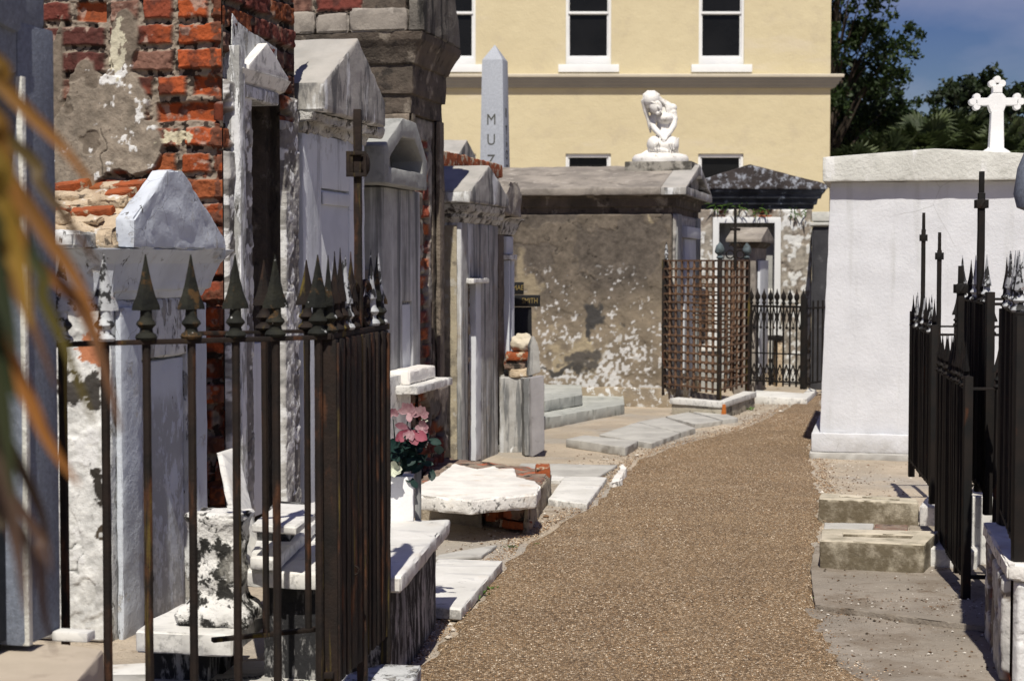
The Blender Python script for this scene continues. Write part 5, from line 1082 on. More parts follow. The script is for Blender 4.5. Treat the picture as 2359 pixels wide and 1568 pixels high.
def right_fences():
    P = lambda px, Y: Vector(((px - 1179) / F * Y, Y, 0))
    dirn = Vector((1, -.12, 0)).normalized()
    grp = 'black iron enclosures on the right of the path'
    for (lb, a, b, zf, zt, ln, spk, n1) in (
            ('black iron enclosure farthest along, nearest the white rendered tomb', P(2103, 10.6), P(2152, 9.4), .15, 1.085, .9, [spK, spK, spG], 19),
            ('low black iron enclosure beside the trough kerbs', P(2168, 8.5), P(2232, 7.35), .02, .94, .8, [spK], 22),
            ('tall black iron enclosure on a marble kerb with grey spear points', P(2216, 8.6), P(2280, 7.6), .36, 1.30, .8, [spG, spK], 9)):
        c = b + dirn * ln; d = a + dirn * (ln + .05)
        posts = [(a, .018, zt + .10, zf), (b, .018, zt + .06, zf)]
        e, o = fence('iron_enclosure', lb, [(a, b, n1), (b, c, 4), (d, a, 5)], zf, zf + .10, zt, spk, m_iron_k, grp, r=.014, posts=posts, rt=.014, dens=True)
        tops = {0: ((2125, 490, 548, 10.2), (2162, 535, 590, 9.5)), 1: ((2212, 612, 665, 7.75),), 2: ((2257, 395, 470, 8.0),)}[('farthest' not in lb) + ('tall' in lb)]
        for (px, pt, pc, Y) in tops:
            q = P(px, Y) - o; z1 = AT(px, pt, Y).z; zc = AT(px, pc, Y).z
            w_ = .011 if Y > 9 else .015
            MB().box(q.x - w_, q.x + w_, q.y - w_, q.y + w_, zf + .05, z1 - .10).box(q.x - w_ * .75, q.x + w_ * .75, q.y - w_ * .75, q.y + w_ * .75, z1 - .10, z1).build('tall_bar', m_iron_k, e, bevel=.002, cell=.1, rough=.002)
            MB().ball((q.x, q.y, zc), w_ * 2.1, (1, 1, 1.1), 1).box(q.x - w_ * 1.9, q.x + w_ * 1.9, q.y - w_ * 1.6, q.y + w_ * 1.6, zc - .02, zc + .02).build('collar', m_iron_k, e, bevel=.002)
    # nearest: stands on the marble coping at the right edge
    a, b = P(2318, 6.75), P(2352, 5.9)
    e, o = fence('iron_enclosure', 'nearest black iron enclosure standing on the thick marble ledge at the right edge', [(a, b, 8), (a, a + dirn * .8, 5)], .43, .50, 1.31, [spG, spK, spG], m_iron_k, grp, r=.013, posts=[(a, .024, 1.31, .45), (b, .02, 1.31, .45)])
    MB().box(-.02, .05, -.05, .02, .45, 1.30).box(.052, .11, -.02, .02, .45, 1.30).build('gate_stile', m_iron_k, e, bevel=.003)
    # rusty baluster foot between the enclosures
    q = G(2262, 1098, .36); centred(MB().lathe([(.055, .36), (.05, .385), (.03, .42), (.022, .48), (.018, .60), (.018, 1.2)], (q.x, q.y, 0), 12), 'iron_baluster', m_rustor, 'orange rusted iron post foot seen between the black enclosures', 'post', (q.x, q.y, .36))
m_rustor = mat('bright_orange_rust', (.50, .15, .03), (.25, .08, .02), 9, .9, [dict(col=(.04, .02, .012), scale=8, lo=.5, hi=.6, z=(.45, .62))], ((80, .002),))
right_fences()

# ------------------------------------------------------------ slabs, ledges, kerbs measured off the photograph
def slab(name, label, cat, px, zt, th, m, group=None, parent=None, **k):
    q = [G(*p, zt) for p in px]; c = sum(q, Vector()) / len(q); c.z = max(0, zt - th)
    mb = MB(); mb.poly3([Vector((v.x, v.y, zt - th)) for v in q], q)
    kw = dict(bevel=.006, cell=.07, rough=.004, chip=.008); kw.update(k)
    return centred(mb, name, m, label, cat, c, group, **kw)
# bench slab tomb
def bench():
    q = [G(560, 1316, .42), G(925, 1330, .42), G(1036, 1200, .42), G(760, 1198, .42)]
    q = [Vector((v.x, v.y)) for v in q]; c = G(937, 1528); f = G(1004, 1443)
    e = empty('bench_tomb', (q[1].x, q[1].y, 0), label='marble topped bench tomb with black stained sides behind the iron gate', cat='tomb')
    o = q[1]; s = [v - o for v in q]
    MB().vprism(s, .365, .425).build('top_slab', m_marble, e, bevel=.009, cell=.05, rough=.005, chip=.012)
    b = [s[0] + Vector((.06, .07)), s[1] + Vector((-.045, .06)), Vector((f.x, f.y)) - o, s[3] + Vector((.05, -.03))]
    MB().vprism(b, -.02, .364).build('base', m_blackbase, e, bevel=.006, cell=.05, rough=.006)
    # two marble steps at the back against the brick tomb
    for (name, px, z, th) in (('upper_step', [(578, 1206), (682, 1212), (780, 1140), (700, 1160), (640, 1158)], .60, .03), ('middle_step', [(575, 1282), (640, 1287), (745, 1185), (620, 1170)], .48, .045)):
        w_ = [G(*p, z) for p in px]; MB().vprism([(v.x - o.x, v.y - o.y) for v in w_], z - th, z).build(name, m_marble, e, bevel=.006, cell=.05, rough=.004, chip=.008)
    w_ = [G(592, 1250, .47), G(668, 1252, .47), G(705, 1205, .47), G(640, 1200, .47)]; MB().vprism([(v.x - o.x, v.y - o.y) for v in w_], .42, .553).build('step_core', m_blackbase, e, cell=.05, rough=.006)
bench()
slab('marble_ledge', 'chipped white marble ledge carrying the blackened stone pedestal', 'ledge', [(312, 1452), (535, 1462), (610, 1398), (420, 1390), (345, 1425)], .245, .075, m_marble, rough=.006, chip=.016)
slab('ledge_support', 'dark stained block holding up the chipped marble ledge', 'block', [(345, 1475), (480, 1480), (560, 1420), (430, 1420)], .168, .19, m_blackbase)
# weathered pedestal
def pedestal():
    c = G(508, 1430, .245); w0 = .135
    e = empty('weathered_pedestal', (c.x, c.y, .247), R(-8), 'squat blackened marble pedestal on the chipped ledge behind the fence bars', 'pedestal')
    MB().loft(-.075, .075, -.06, .06, [(0, .05), (.05, .055), (.07, .03), (.11, .012), (.33, .01), (.36, .022), (.385, .022)]).build('shaft', m_lichen, e, bevel=.014, cell=.018, rough=.022, chip=.025, nscale=13)
pedestal()
# leaning board
def board():
    a, b = G(548, 1300, .43), G(592, 1292, .43); top = AT(512, 1032, 6.9)
    e = MB(); A = Vector((a.x - .0, a.y, .43)); T = AT(497, 1042, 6.75); T2 = AT(537, 1030, 7.0); B2 = AT(592, 1290, 6.25)
    n = Vector((.028, -.02, 0)); e.poly3([A, B2, T2, T], [v + n for v in (A, B2, T2, T)])
    centred(e, 'leaning_slab', m_marble, 'white marble slab leaning upright against the brick tomb', 'slab', A, bevel=.006, cell=.06, rough=.003, chip=.012)
board()
# coping and ledger in the near enclosure
slab('marble_coping', 'sunlit white marble coping under the foreground fence', 'coping', [(150, 1580), (760, 1580), (745, 1520), (480, 1521), (170, 1530)], .02, .12, m_marble)
slab('coping_block', 'peeling white painted coping block under the gate foot', 'coping', [(790, 1640), (905, 1640), (972, 1530), (878, 1527), (770, 1560)], .15, .17, m_lichen2 if 'm_lichen2' in globals() else m_peel, rough=.006, chip=.015)
lg = slab('ledger_stone', 'flat inscribed grey marble ledger in the shade at the bottom of the photo', 'ledger', [(200, 1640), (735, 1640), (735, 1549), (500, 1549), (230, 1552)], .035, .03, m_slab, rough=.001)
for i, (px, py, tx) in enumerate(((545, 1563, 'REPOSENT'), (630, 1556, 'DE'), (690, 1554, 'NEE LE'), (640, 1566, 'ICI'), (700, 1568, 'MORT LE'))):
    p = G(px, py, .035); t_ = text(tx, .05, .0012, 'lettering', m_engr, lg, (p.x - lg.location.x, p.y - lg.location.y, .0355 - lg.location.z), (0, 0, R(20)), .8)
# marble slabs on the ground left of path
slab('marble_slab', 'large clean white marble slab on the ground beside the bench tomb', 'slab', [(1000, 1396), (1062, 1402), (1158, 1290), (1010, 1285), (960, 1330)], .055, .05, m_marble, group='slabs lying beside the path', chip=.006)
slab('marble_slab', 'thin triangular marble fragment behind the large white slab', 'slab', [(1000, 1284), (1110, 1278), (1146, 1252), (1010, 1276)], .022, .022, m_slab, group='slabs lying beside the path')
slab('marble_slab', 'bright cream marble slab right of the rough chest tomb', 'slab', [(1262, 1148), (1352, 1160), (1398, 1098), (1300, 1096)], .04, .05, m_marble, group='slabs lying beside the path')
slab('marble_slab', 'long pale slab with brown stain running behind the chest tomb', 'slab', [(1180, 1090), (1375, 1098), (1422, 1070), (1200, 1066)], .02, .03, m_slabw, group='slabs lying beside the path') if 'm_slabw' in globals() else slab('marble_slab', 'long pale slab with brown stain running behind the chest tomb', 'slab', [(1180, 1090), (1375, 1098), (1422, 1070), (1200, 1066)], .02, .03, m_slab, group='slabs lying beside the path')
slab('marble_slab', 'narrow white marble strip between the chest tomb and the cream slab', 'slab', [(1240, 1102), (1290, 1106), (1308, 1097), (1225, 1092)], .03, .03, m_marble, group='slabs lying beside the path')
slab('marble_rubble', 'two white marble rubble lumps at the path edge past the cream slab', 'rubble', [(1405, 1108), (1428, 1106), (1445, 1075), (1432, 1068)], .05, .05, m_marble_rough, chip=.03, rough=.03, cell=.03)
for i, (px, lb) in enumerate([([(1303, 1010), (1440, 1030), (1470, 1014), (1345, 1002)], 'nearest grey paving slab, standing slightly apart from the row'),
        ([(1380, 1000), (1500, 1020), (1566, 996), (1465, 972)], 'second grey paving slab from the near end of the row'), ([(1466, 971), (1568, 995), (1602, 985), (1530, 960)], 'third grey paving slab from the near end of the row'),
        ([(1532, 958), (1600, 976), (1662, 968), (1585, 948)], 'fourth grey paving slab from the near end of the row'), ([(1590, 946), (1664, 966), (1700, 962), (1640, 942)], 'farthest grey paving slab with weeds, nearest the lattice enclosure')]):
    slab('paving_slab', lb, 'slab', px, .06 if i == 0 else .045, .07, m_slab, group='grey slabs beside the path', chip=.01)
# steps in front of the brown tomb
slab('cement_step', 'lower pale cement step at the foot of the brown tomb', 'step', [(1252, 962), (1438, 930), (1436, 910), (1330, 903), (1255, 925)], .10, .12, m_greenslab, group='cement steps by the brown tomb')
slab('cement_step', 'upper pale cement step stacked on the lower one by the brown tomb', 'step', [(1253, 922), (1341, 908), (1338, 873), (1253, 872)], .21, .105, m_greenslab, group='cement steps by the brown tomb')
# chest tomb with rough marble slab
def chest():
    top = [(955, 1140), (1010, 1147), (1085, 1152), (1150, 1146), (1235, 1138), (1246, 1120), (1232, 1108), (1190, 1098), (1185, 1078), (1150, 1080), (1140, 1072), (1100, 1080), (1045, 1068), (1000, 1100), (955, 1122)]
    q = [G(*p, .24) for p in top]; o = q[0]; e = empty('chest_tomb', (o.x, o.y, 0), label='low ruined chest tomb with thick rough white slab over crumbling brick', cat='tomb')
    MB().vprism([(v.x - o.x, v.y - o.y) for v in q], .165, .245).build('top_slab', m_marble_rough, e, bevel=.012, cell=.025, rough=.007, chip=.035, nscale=11)
    ft = [G(955, 1192), G(1212, 1228), G(1270, 1145), G(1000, 1110)]; b = [Vector((v.x - o.x, v.y - o.y, 0)) for v in ft]
    MB().vprism([v + Vector((0, .10, 0)) for v in b], -.02, .164).build('brick_core', m_brickdark, e, bevel=.008, cell=.03, rough=.02, chip=.03)
    d = (b[1] - b[0]).normalized(); w_ = (b[1] - b[0]).length
    MB().vprism([b[0], b[0] + d * w_ * .62, b[0] + d * w_ * .62 + Vector((0, .09, 0)), b[0] + Vector((0, .09, 0))], -.02, .085).build('plaster_skirt', m_dirtplaster, e, bevel=.01, cell=.03, rough=.02, chip=.03)
    MB().vprism([b[1] - d * .02, b[1] + Vector((.01, 0, 0)), b[2], b[2] - d * .03], -.02, .15).build('side_plaster', m_dirtplaster, e, bevel=.006, cell=.03, rough=.015, chip=.03)
    for (u0, u1, za, zb_, mm_) in ((.78, .99, .015, .06, m_brickflat), (.66, .76, .04, .12, m_brickflat), (.80, .97, .068, .135, m_brickdark)): MB().box(w_ * u0, w_ * u1, -.012, .07, za, zb_).build('loose_brick', mm_, e, bevel=.008, cell=.03, rough=.012, chip=.02, loc=b[0], rot=(0, 0, math.atan2(d.y, d.x)))
    r = b[2] + Vector((-.03, -.05, 0)); MB().box(r.x - .07, r.x + .02, r.y - .1, r.y + .1, .14, .21).build('corner_brick', m_brickflat, e, bevel=.008, cell=.03, rough=.01, chip=.02)
m_brickdark = mat('crumbled_brick_core', (.20, .12, .09), (.30, .25, .20), 9, .97, [dict(col=(.42, .12, .06), scale=8, lo=.56, hi=.60), dict(col=(.04, .035, .03), scale=11, lo=.52, hi=.62)], ((60, .006), (20, .012)))
m_dirtplaster = mat('sandy_render', (.36, .31, .24), (.27, .23, .18), 6, .97, [dict(col=(.12, .10, .08), scale=12, lo=.56, hi=.66)], ((60, .004), (20, .008)))
chest()
# shelf with marble block on the tall tomb
def shelf():
    x0, x1 = tF.x(960, .12), tF.x(1050, .20)
    z = tF.z(965, 896, .2)
    y0 = -.28; q = MB().box(tF.x(960, .28), tF.x(1042, .28), y0, -.03, tF.z(1000, 876, .28) - .06, tF.z(1000, 876, .28) - .01); s = q.build('bracket_shelf', m_marble, tF.e, bevel=.006, cell=.05, rough=.004, chip=.014)
    zt = tF.z(1000, 876, .28) - .008; xa = tF.x(963, .26); wl = tF.e.matrix_basis @ Vector((xa + .02, -.20, zt)); 
    o = MB().box(0, tF.x(1022, .26) - xa, 0, .13, 0, .085).build('marble_block', m_marble_rough2, None, bevel=.012, cell=.04, rough=.004, chip=.01, loc=wl, rot=(0, 0, R(90) - AZ)); tag(o, 'white marble block lying on the small wall shelf', 'block')
    MB().box(tF.x(956, .12), tF.x(1016, .10), -.12, -.01, -.02, zt - .06).build('rubble_buttress', m_brickdark, tF.e, bevel=.008, cell=.045, rough=.035, chip=.03, nscale=12)
    relief('buttress_face', m_brick, tF.e, tF.x(1016, .12) - tF.x(956, .12), zt - .07, .01, 'x', ox=tF.x(956, .12), oy=-.135, seed=91, tint=.7, plaster=lambda u, v: -.02 + 0 * u, pcol=(.22, .19, .16), pcol2=(.10, .09, .08), deep=1.6)
m_marble_rough2 = mat('clean_marble_block', (.80, .77, .73), (.70, .67, .63), 6, .7, [dict(col=(.45, .33, .22), scale=9, lo=.6, hi=.7, amt=.5)], ((60, .001),))
bpy.context.view_layer.update(); shelf()

# black granite headstone, rubble and grey slabs between the row and the brown tomb
def mid():
    Y = 14.4; X = lambda p, y=Y: (p - 1179) / F * y; Z = lambda p, y=Y: AT(1200, p, y).z
    e = empty('black_headstone', (X(1205), Y, 0), label='black granite cross-shaped headstone with gilt letters behind the rubble pile', cat='headstone'); o = X(1205)
    MB().prism([(X(1150) - o, -.02), (X(1229) - o, -.02), (X(1224) - o, Z(708)), (X(1150) - o, Z(708))], 0, .14).build('shaft', m_black, e, bevel=.006)
    MB().box(X(1125) - o, X(1244) - o, -.02, .16, Z(706), Z(680)).build('arm', m_black, e, bevel=.006)
    MB().box(X(1150) - o, X(1206) - o, .0, .14, Z(678), Z(650)).build('head', m_black, e, bevel=.006)
    text('MAE', .06, .001, 'lettering', m_gold, e, (X(1193) - o, -.003, Z(663)), (R(90), 0, 0), .8); text('SMITH', .065, .001, 'lettering', m_gold, e, (X(1220) - o, -.022, Z(693)), (R(90), 0, 0), .75)
    Y = 13.3; r0 = Vector((X(1196, Y), Y, 0)); e = empty('rubble_pile', r0, label='pile of broken bricks topped by a pale boulder beside the narrow tomb', cat='rubble'); z = lambda p: AT(1200, p, Y).z; x = lambda p: X(p, Y) - r0.x
    MB().box(x(1150), x(1214), 0, .3, -.02, z(868)).build('grey_block', m_streak2, e, bevel=.01, cell=.06, rough=.012, chip=.02)
    MB().ball((x(1203), .12, z(788)), .1, (.92, .9, .78), 4).build('boulder', m_boulder, e, rough=.05, nscale=11)
    MB().box(x(1165), x(1222), .02, .25, z(830), z(812)).build('broken_brick', m_brickflat, e, bevel=.012, cell=.03, rough=.014, chip=.02)
    MB().box(x(1160), x(1210), .04, .28, z(852), z(832)).build('dark_brick', m_brickdark, e, bevel=.012, cell=.03, rough=.014, chip=.02)
    MB().box(x(1172), x(1217), -.01, .22, z(870) + .001, z(850)).build('pale_brick', m_mortar, e, bevel=.014, cell=.03, rough=.02, chip=.02)
    # upright grey slabs
    Y = 13.0; q = MB(); P = lambda px, py: AT(px, py, Y)
    a = [P(1226, 1052), P(1254, 1036), P(1253, 864), P(1222, 870)]
    q.poly3(a, [v + Vector((-.03, .05, 0)) for v in a]); c = G(1240, 1045)
    centred(q, 'upright_slab', m_slabgr, 'tall smooth grey slab standing on edge by the rubble pile', 'slab', (a[0].x, Y, 0), bevel=.004, cell=.06, rough=.004, chip=.01)
    q = MB(); a = [P(1208, 1050), P(1220, 1050), P(1219, 872), P(1205, 872)]; q.poly3([v + Vector((0, .02, 0)) for v in a], [v + Vector((-.02, .14, 0)) for v in a])
    centred(q, 'upright_slab', m_streak2, 'narrow stained slab wedged between rubble pile and smooth grey slab', 'slab', (a[0].x, Y + .08, 0), bevel=.004, cell=.05, rough=.008, chip=.02)
    q = MB(); a = [P(1218, 868), P(1246, 858), P(1240, 800), P(1230, 775), P(1222, 800)]; q.poly3([v + Vector((0, .06, 0)) for v in a], [v + Vector((-.02, .12, 0)) for v in a])
    centred(q, 'broken_slab', m_streak2, 'jagged broken slab piece balanced on top of the upright slabs', 'slab', (a[0].x, Y + .08, a[1].z), bevel=.004, cell=.04, rough=.01, chip=.02)
m_boulder = mat('pale_boulder', (.60, .54, .43), (.50, .44, .33), 7, .9, [dict(col=(.33, .27, .16), scale=9, lo=.6, hi=.68, amt=.6)], ((60, .003),))
m_slabgr = mat('smooth_grey_slate', (.30, .29, .30), (.25, .24, .25), 8, .9, [dict(col=(.17, .165, .17), scale=25, lo=.6, hi=.7, amt=.5)], ((80, .001),))
mid()

# right hand ground things
def trough(label, px, zt, grp='planter kerbs on the right of the path'):
    # px: near-left, near-right, far-right, far-left of the top face
    q = [G(*p, zt) for p in px]; o = q[0]; e = empty('planter_kerb', (o.x, o.y, 0), label=label, cat='kerb', group=grp); s = [v - o for v in q]
    lerp = lambda u, v: s[0] * (1 - u) * (1 - v) + s[1] * u * (1 - v) + s[2] * u * v + s[3] * (1 - u) * v
    inn = [lerp(.20, .38), lerp(.82, .38), lerp(.82, .66), lerp(.20, .66)]; bm_ = MB(); bm = bm_.bm
    A = [bm.verts.new((v.x, v.y, zt)) for v in s]; B = [bm.verts.new((v.x, v.y, zt)) for v in inn]; C_ = [bm.verts.new((v.x, v.y, -.02)) for v in s]; D = [bm.verts.new((v.x, v.y, zt - .07)) for v in inn]
    for i in range(4):
        j = (i + 1) % 4; bm.faces.new((A[i], A[j], B[j], B[i])); bm.faces.new((A[i], C_[i], C_[j], A[j])); bm.faces.new((B[i], B[j], D[j], D[i]))
    bm.faces.new(D); bm.faces.new(C_[::-1])
    bm_.build('trough', m_trough, e, bevel=.006, cell=.03, rough=.004, chip=.010)
    f = MB().vprism([(v.x * .98 + .002, v.y) for v in inn], zt - .09, zt - .055); f.build('soil', m_dirt, e)
trough('rear concrete planter kerb with dirty front face', [(1885, 1147), (2115, 1158), (2110, 1147), (1892, 1134)], .14)
trough('front concrete planter kerb, nearest the camera, with a worn cream top', [(1888, 1243), (2128, 1253), (2162, 1222), (1893, 1216)], .17)
for i, (px, lb, m) in enumerate([([(1897, 1216), (2010, 1219), (2012, 1205), (1898, 1202)], 'left red and grey brick of the low course between the kerbs', m_slab),
                                 ([(2012, 1220), (2090, 1222), (2092, 1208), (2014, 1205)], 'middle brown brick of the low course between the kerbs', m_brickdark), ([(2092, 1222), (2180, 1225), (2182, 1212), (2094, 1208)], 'right brown brick of the low course between the kerbs', m_dirtplaster)]):
    slab('kerb_brick', lb, 'brick', px, .10, .12, m, group='bricks between the planter kerbs', cell=.04)
slab('marble_kerb', 'white marble kerb under the farthest black enclosure', 'kerb', [(2118, 1165), (2230, 1175), (2235, 1120), (2150, 1120)], .13, .15, m_marble)
slab('marble_kerb', 'short white marble kerb stub under the low black enclosure', 'kerb', [(2140, 1262), (2250, 1270), (2260, 1238), (2165, 1232)], .12, .14, m_marble)
slab('marble_kerb', 'cream marble slab glimpsed through the black enclosure bars', 'kerb', [(2235, 1142), (2420, 1150), (2420, 1040), (2262, 1038)], .36, .38, m_marble)
def pave():
    m = mat('grey_pavement', (.30, .262, .22), (.22, .192, .16), 1.6, .95, [dict(col=(.19, .155, .12), scale=4, lo=.48, hi=.62, amt=.75, ro=.7), dict(col=(.10, .06, .03), scale=9, lo=.54, hi=.66, amt=.85, gate=1.2, ro=.75), dict(col=(.60, .57, .52), scale=80, lo=.66, hi=.72, amt=.8), dict(col=(.12, .10, .08), scale=70, lo=.62, hi=.69, amt=.7)], ((60, .003), (9, .006)))
    for lb, px, z in (('worn grey concrete pavement nearest the camera on the right', [(1960, 1700), (1880, 1500), (1850, 1420), (1848, 1398), (2250, 1452), (2420, 1478), (2420, 1700)], .010), ('worn grey concrete pavement before the planter kerbs', [(1876, 1391), (1868, 1340), (1866, 1300), (1878, 1255), (2400, 1262), (2400, 1458), (2250, 1440)], .034)):
        q = [G(*p, z) for p in px]; o = centred(MB().vprism([(v.x, v.y) for v in q], z - .035, z), 'pavement', m, lb, None, q[0] * 1.0, bevel=.004, cell=.04, rough=.008, chip=.02); o['kind'] = 'structure'
pave()
q = [G(*p, .013) for p in [(1893, 1401), (2250, 1452), (2420, 1478), (2420, 1458), (2250, 1440), (1888, 1393)]]
o = centred(MB().vprism([(v.x, v.y) for v in q], -.01, .013), 'ground_gap', mat('dark_joint_soil', (.035, .025, .018), (.09, .065, .045), 18, .97, bumps=((50, .006),)), 'dark soil filling the joint between the two pavement sheets', None, q[0] * 1.0, cell=.03, rough=.008); o['kind'] = 'structure'
# right ledge
def right_ledge():
    q = [G(2262, 1200, .45), G(2318, 1300, .45), G(2440, 1306, .45), G(2440, 1205, .45)]
    o = q[1]; e = empty('marble_ledge', (o.x, o.y, 0), label='thick white marble ledge over a whitewashed brick base at the bottom right', cat='ledge'); s = [Vector((v.x - o.x, v.y - o.y)) for v in q]
    MB().vprism(s, .395, .452).build('top_slab', m_marble_rough, e, bevel=.008, cell=.035, rough=.008, chip=.02)
    a, b = s[0] + Vector((.045, 0)), s[1] + Vector((.035, .04)); L_ = (b - a).length
    MB().vprism([a, b, b + Vector((1.0, -.1)), a + Vector((.9, 0))], -.02, .394).build('base', m_darkmould, e)
    # camera-facing brick relief, and path-facing one
    o2 = relief('brick_face', m_relief, e, 1.0, .39, .007, 'x', seed=95, plaster=lambda u, v: .12 + 0 * u, white=.5, pcol=(.5, .49, .47), pcol2=(.2, .17, .14), deep=1.5); o2.location = (b.x, b.y - .004, 0); o2.rotation_euler = (0, 0, R(-6))
    o3 = relief('brick_side', m_relief, e, L_, .39, .007, 'x', seed=96, plaster=lambda u, v: .15 + 0 * u, white=.3, pcol=(.4, .39, .37), pcol2=(.15, .13, .11), deep=1.5); d = b - a; o3.location = (a.x - .004, a.y, 0); o3.rotation_euler = (0, 0, math.atan2(d.y, d.x))
    rs = random.Random(6)
    w0 = G(2335, 1540); 
    centred(MB().box(w0.x, w0.x + .35, w0.y - .12, w0.y + .15, -.02, .07), 'loose_block', m_trough, 'whitewashed loose stone block at the bottom right corner', 'block', (w0.x, w0.y, 0), bevel=.02, cell=.04, rough=.02, chip=.03)
right_ledge()

# ------------------------------------------------------------ lattice and gothic fences, kerb
def far_fences():
    P = lambda px, Y: Vector(((px - 1179) / F * Y, Y, 0)); a, b, c = P(1529, 17.45), P(1657, 16.55), P(1722, 17.6)
    e = empty('lattice_fence', (b.x, b.y, 0), label='tall rusty square lattice grille standing on the white kerb', cat='fence'); zt, zb = 1.50, .20
    def panel(p0, p1, cols, name):
        d = p1 - p0; n = MB(); u = d.normalized()
        for i in range(cols + 1): q = p0 + d * (i / cols) - b; n.box(q.x - .011, q.x + .011, q.y - .011, q.y + .011, zb, zt)
        n.build('bars', m_lattice, e); n = MB(); bl = MB()
        for j in range(16):
            z = zb + .03 + (zt - zb - .04) * j / 15; rail(n, p0 - b, p1 - b, z, .017, .010)
            for i in range(cols + 1):
                q = p0 + d * (i / cols) - b
                if 0 < j < 15: bl.ball((q.x, q.y, z + .008), .027, (1, 1, .75), 1)
        n.build('cross_bars', m_lattice, e); bl.build('knots', m_lattice, e)
    panel(a, b, 9, 'l'); panel(b, c, 5, 'r')
    for p in (a, b, c): q = p - b; MB().box(q.x - .022, q.x + .022, q.y - .022, q.y + .022, .12, zt + .01).build('post', m_iron, e, bevel=.003)
    # back side seen through, plus finials
    d = a + (c - b); panel(c, d, 8, 'b')
    for (px, Y, tp, m, lb) in ((1534, 17.4, 560, m_iron_w, 'spear'), (1657, 16.55, 560, m_iron_w, 'cone'), (1719, 17.6, 562, m_iron_w, 'cone')):
        q = P(px, Y) - b; h = AT(px, tp, Y).z - zt
        if lb == 'spear': MB().lathe([(.02, 0), (.012, h * .2), (.022, h * .3), (.014, h * .4), (.018, h * .5), (.003, h)], (q.x, q.y, zt + .01), 8).build('finial', m, e)
        else: MB().lathe([(.02, 0), (.035, h * .12), (.018, h * .25), (.045, h * .4), (.048, h * .6), (.035, h * .8), (.005, h)], (q.x, q.y, zt + .01), 10).build('finial', m_finial, e, rough=.008, nscale=60, cell=.02)
    q = P(1692, 17.0) - b; z1 = AT(1692, 478, 17.0).z; zk = AT(1692, 528, 17.0).z
    m = MB().box(q.x - .013, q.x + .013, q.y - .013, q.y + .013, zt - .1, z1).box(q.x - .05, q.x + .05, q.y - .015, q.y + .015, zk - .015, zk + .012)
    for s in (-1, 1):
        m.torus((q.x + s * .05, q.y, zt + .06), .04, .008, 'y', 14, 5); m.tube([(q.x + s * .06, q.y, zt + .14), (q.x + s * .03, q.y, zt + .18), (q.x, q.y, zt + .16)], .008, 5)
    m.build('cross_post', m_iron_k, e)
    # kerb
    kq = [(1542, 917), (1668, 926), (1742, 902), (1738, 893), (1664, 908), (1560, 903)]
    z = .16; v = [G(*p, z) for p in kq]; o = v[1]; k = empty('enclosure_kerb', (o.x, o.y, 0), label='white marble topped kerb with rust stain under the lattice grille', cat='kerb')
    MB().vprism([(p.x - o.x, p.y - o.y) for p in v[:3]] + [(v[2].x - o.x - .12, v[2].y - o.y + .1), (-.02, .20), (v[0].x - o.x + .1, v[0].y - o.y + .14)], z - .055, z).build('coping', m_marble, k, bevel=.006, cell=.06, rough=.004)
    MB().vprism([(v[0].x - o.x + .02, v[0].y - o.y + .01), (-.005, .02), (v[2].x - o.x - .02, v[2].y - o.y - .01), (v[2].x - o.x - .14, v[2].y - o.y + .1), (-.02, .18), (v[0].x - o.x + .12, v[0].y - o.y + .14)], -.02, z - .056).build('base', m_dirtplaster2, k, bevel=.006, cell=.08, rough=.008)
    MB().poly3([(-.035, .004, .0), (.02, .004, .0), (.012, .004, z - .02), (-.018, .004, z - .02)], [(-.035, -.012, .0), (.02, -.012, .0), (.012, -.012, z - .02), (-.018, -.012, z - .02)]).build('rust_crust', m_rustor, k, bevel=.003)
    # gothic fence
    A, B = P(1730, 18.9), P(1850, 18.5); z1 = AT(1800, 700, 18.7).z
    g = empty('gothic_fence', (A.x, A.y, 0), label='low black cast iron fence with pointed arches and bud finials at the path end', cat='fence'); L_ = (B - A).length; d = (B - A).normalized(); rz = math.atan2(d.y, d.x); ncol = 8
    g.rotation_euler = (0, 0, rz); zr = z1 - .10
    r_ = MB().box(0, L_, -.012, .012, zr + .06, zr + .085).box(0, L_, -.01, .01, .16, .18).box(0, L_, -.01, .01, .47, .485); r_.build('rail', m_iron_k, g)
    for i in range(ncol + 1):
        x = L_ * i / ncol; pk = MB().box(x - .008, x + .008, -.008, .008, .12, zr + .1).build('picket', m_iron_k, g)
        MB().lathe([(.012, 0), (.028, .02), (.016, .045), (.034, .075), (.034, .10), (.012, .14), (.002, .18)], (x, 0, zr + .09), 6).build('bud', m_iron_k, pk)
    tr = MB()
    for i in range(ncol):
        x0, x1 = L_ * i / ncol, L_ * (i + 1) / ncol; xm = (x0 + x1) / 2
        for (za, zb_) in ((zr - .18, zr + .06), (.18, .36)):
            tr.tube([(x0, 0, za), (x0 + .012, 0, za + (zb_ - za) * .5), (xm, 0, zb_)], .008, 5); tr.tube([(x1, 0, za), (x1 - .012, 0, za + (zb_ - za) * .5), (xm, 0, zb_)], .008, 5)
            tr.tube([(x0, 0, zb_ - .02), (xm, 0, za + .03), (x1, 0, zb_ - .02)], .007, 5); tr.ball((xm, 0, za + .02), .02, (1, .6, 1), 1); tr.ball((x0, 0, za), .018, (1, .6, 1), 1)
    tr.build('tracery', m_iron_k, g)
    MB().box(L_ - .02, L_ + .04, -.03, .03, .1, zr + .17).box(L_ + .045, L_ + .075, .0, .9, .16, .18).box(L_ + .045, L_ + .075, .0, .9, zr + .05, zr + .07).build('corner_post', m_iron_k, g, bevel=.004)
    sp = MB()
    for i in range(1, 8): sp.box(L_ + .05, L_ + .066, .11 * i, .11 * i + .014, .16, zr + .14)
    sp.build('side_bars', m_iron_k, g)
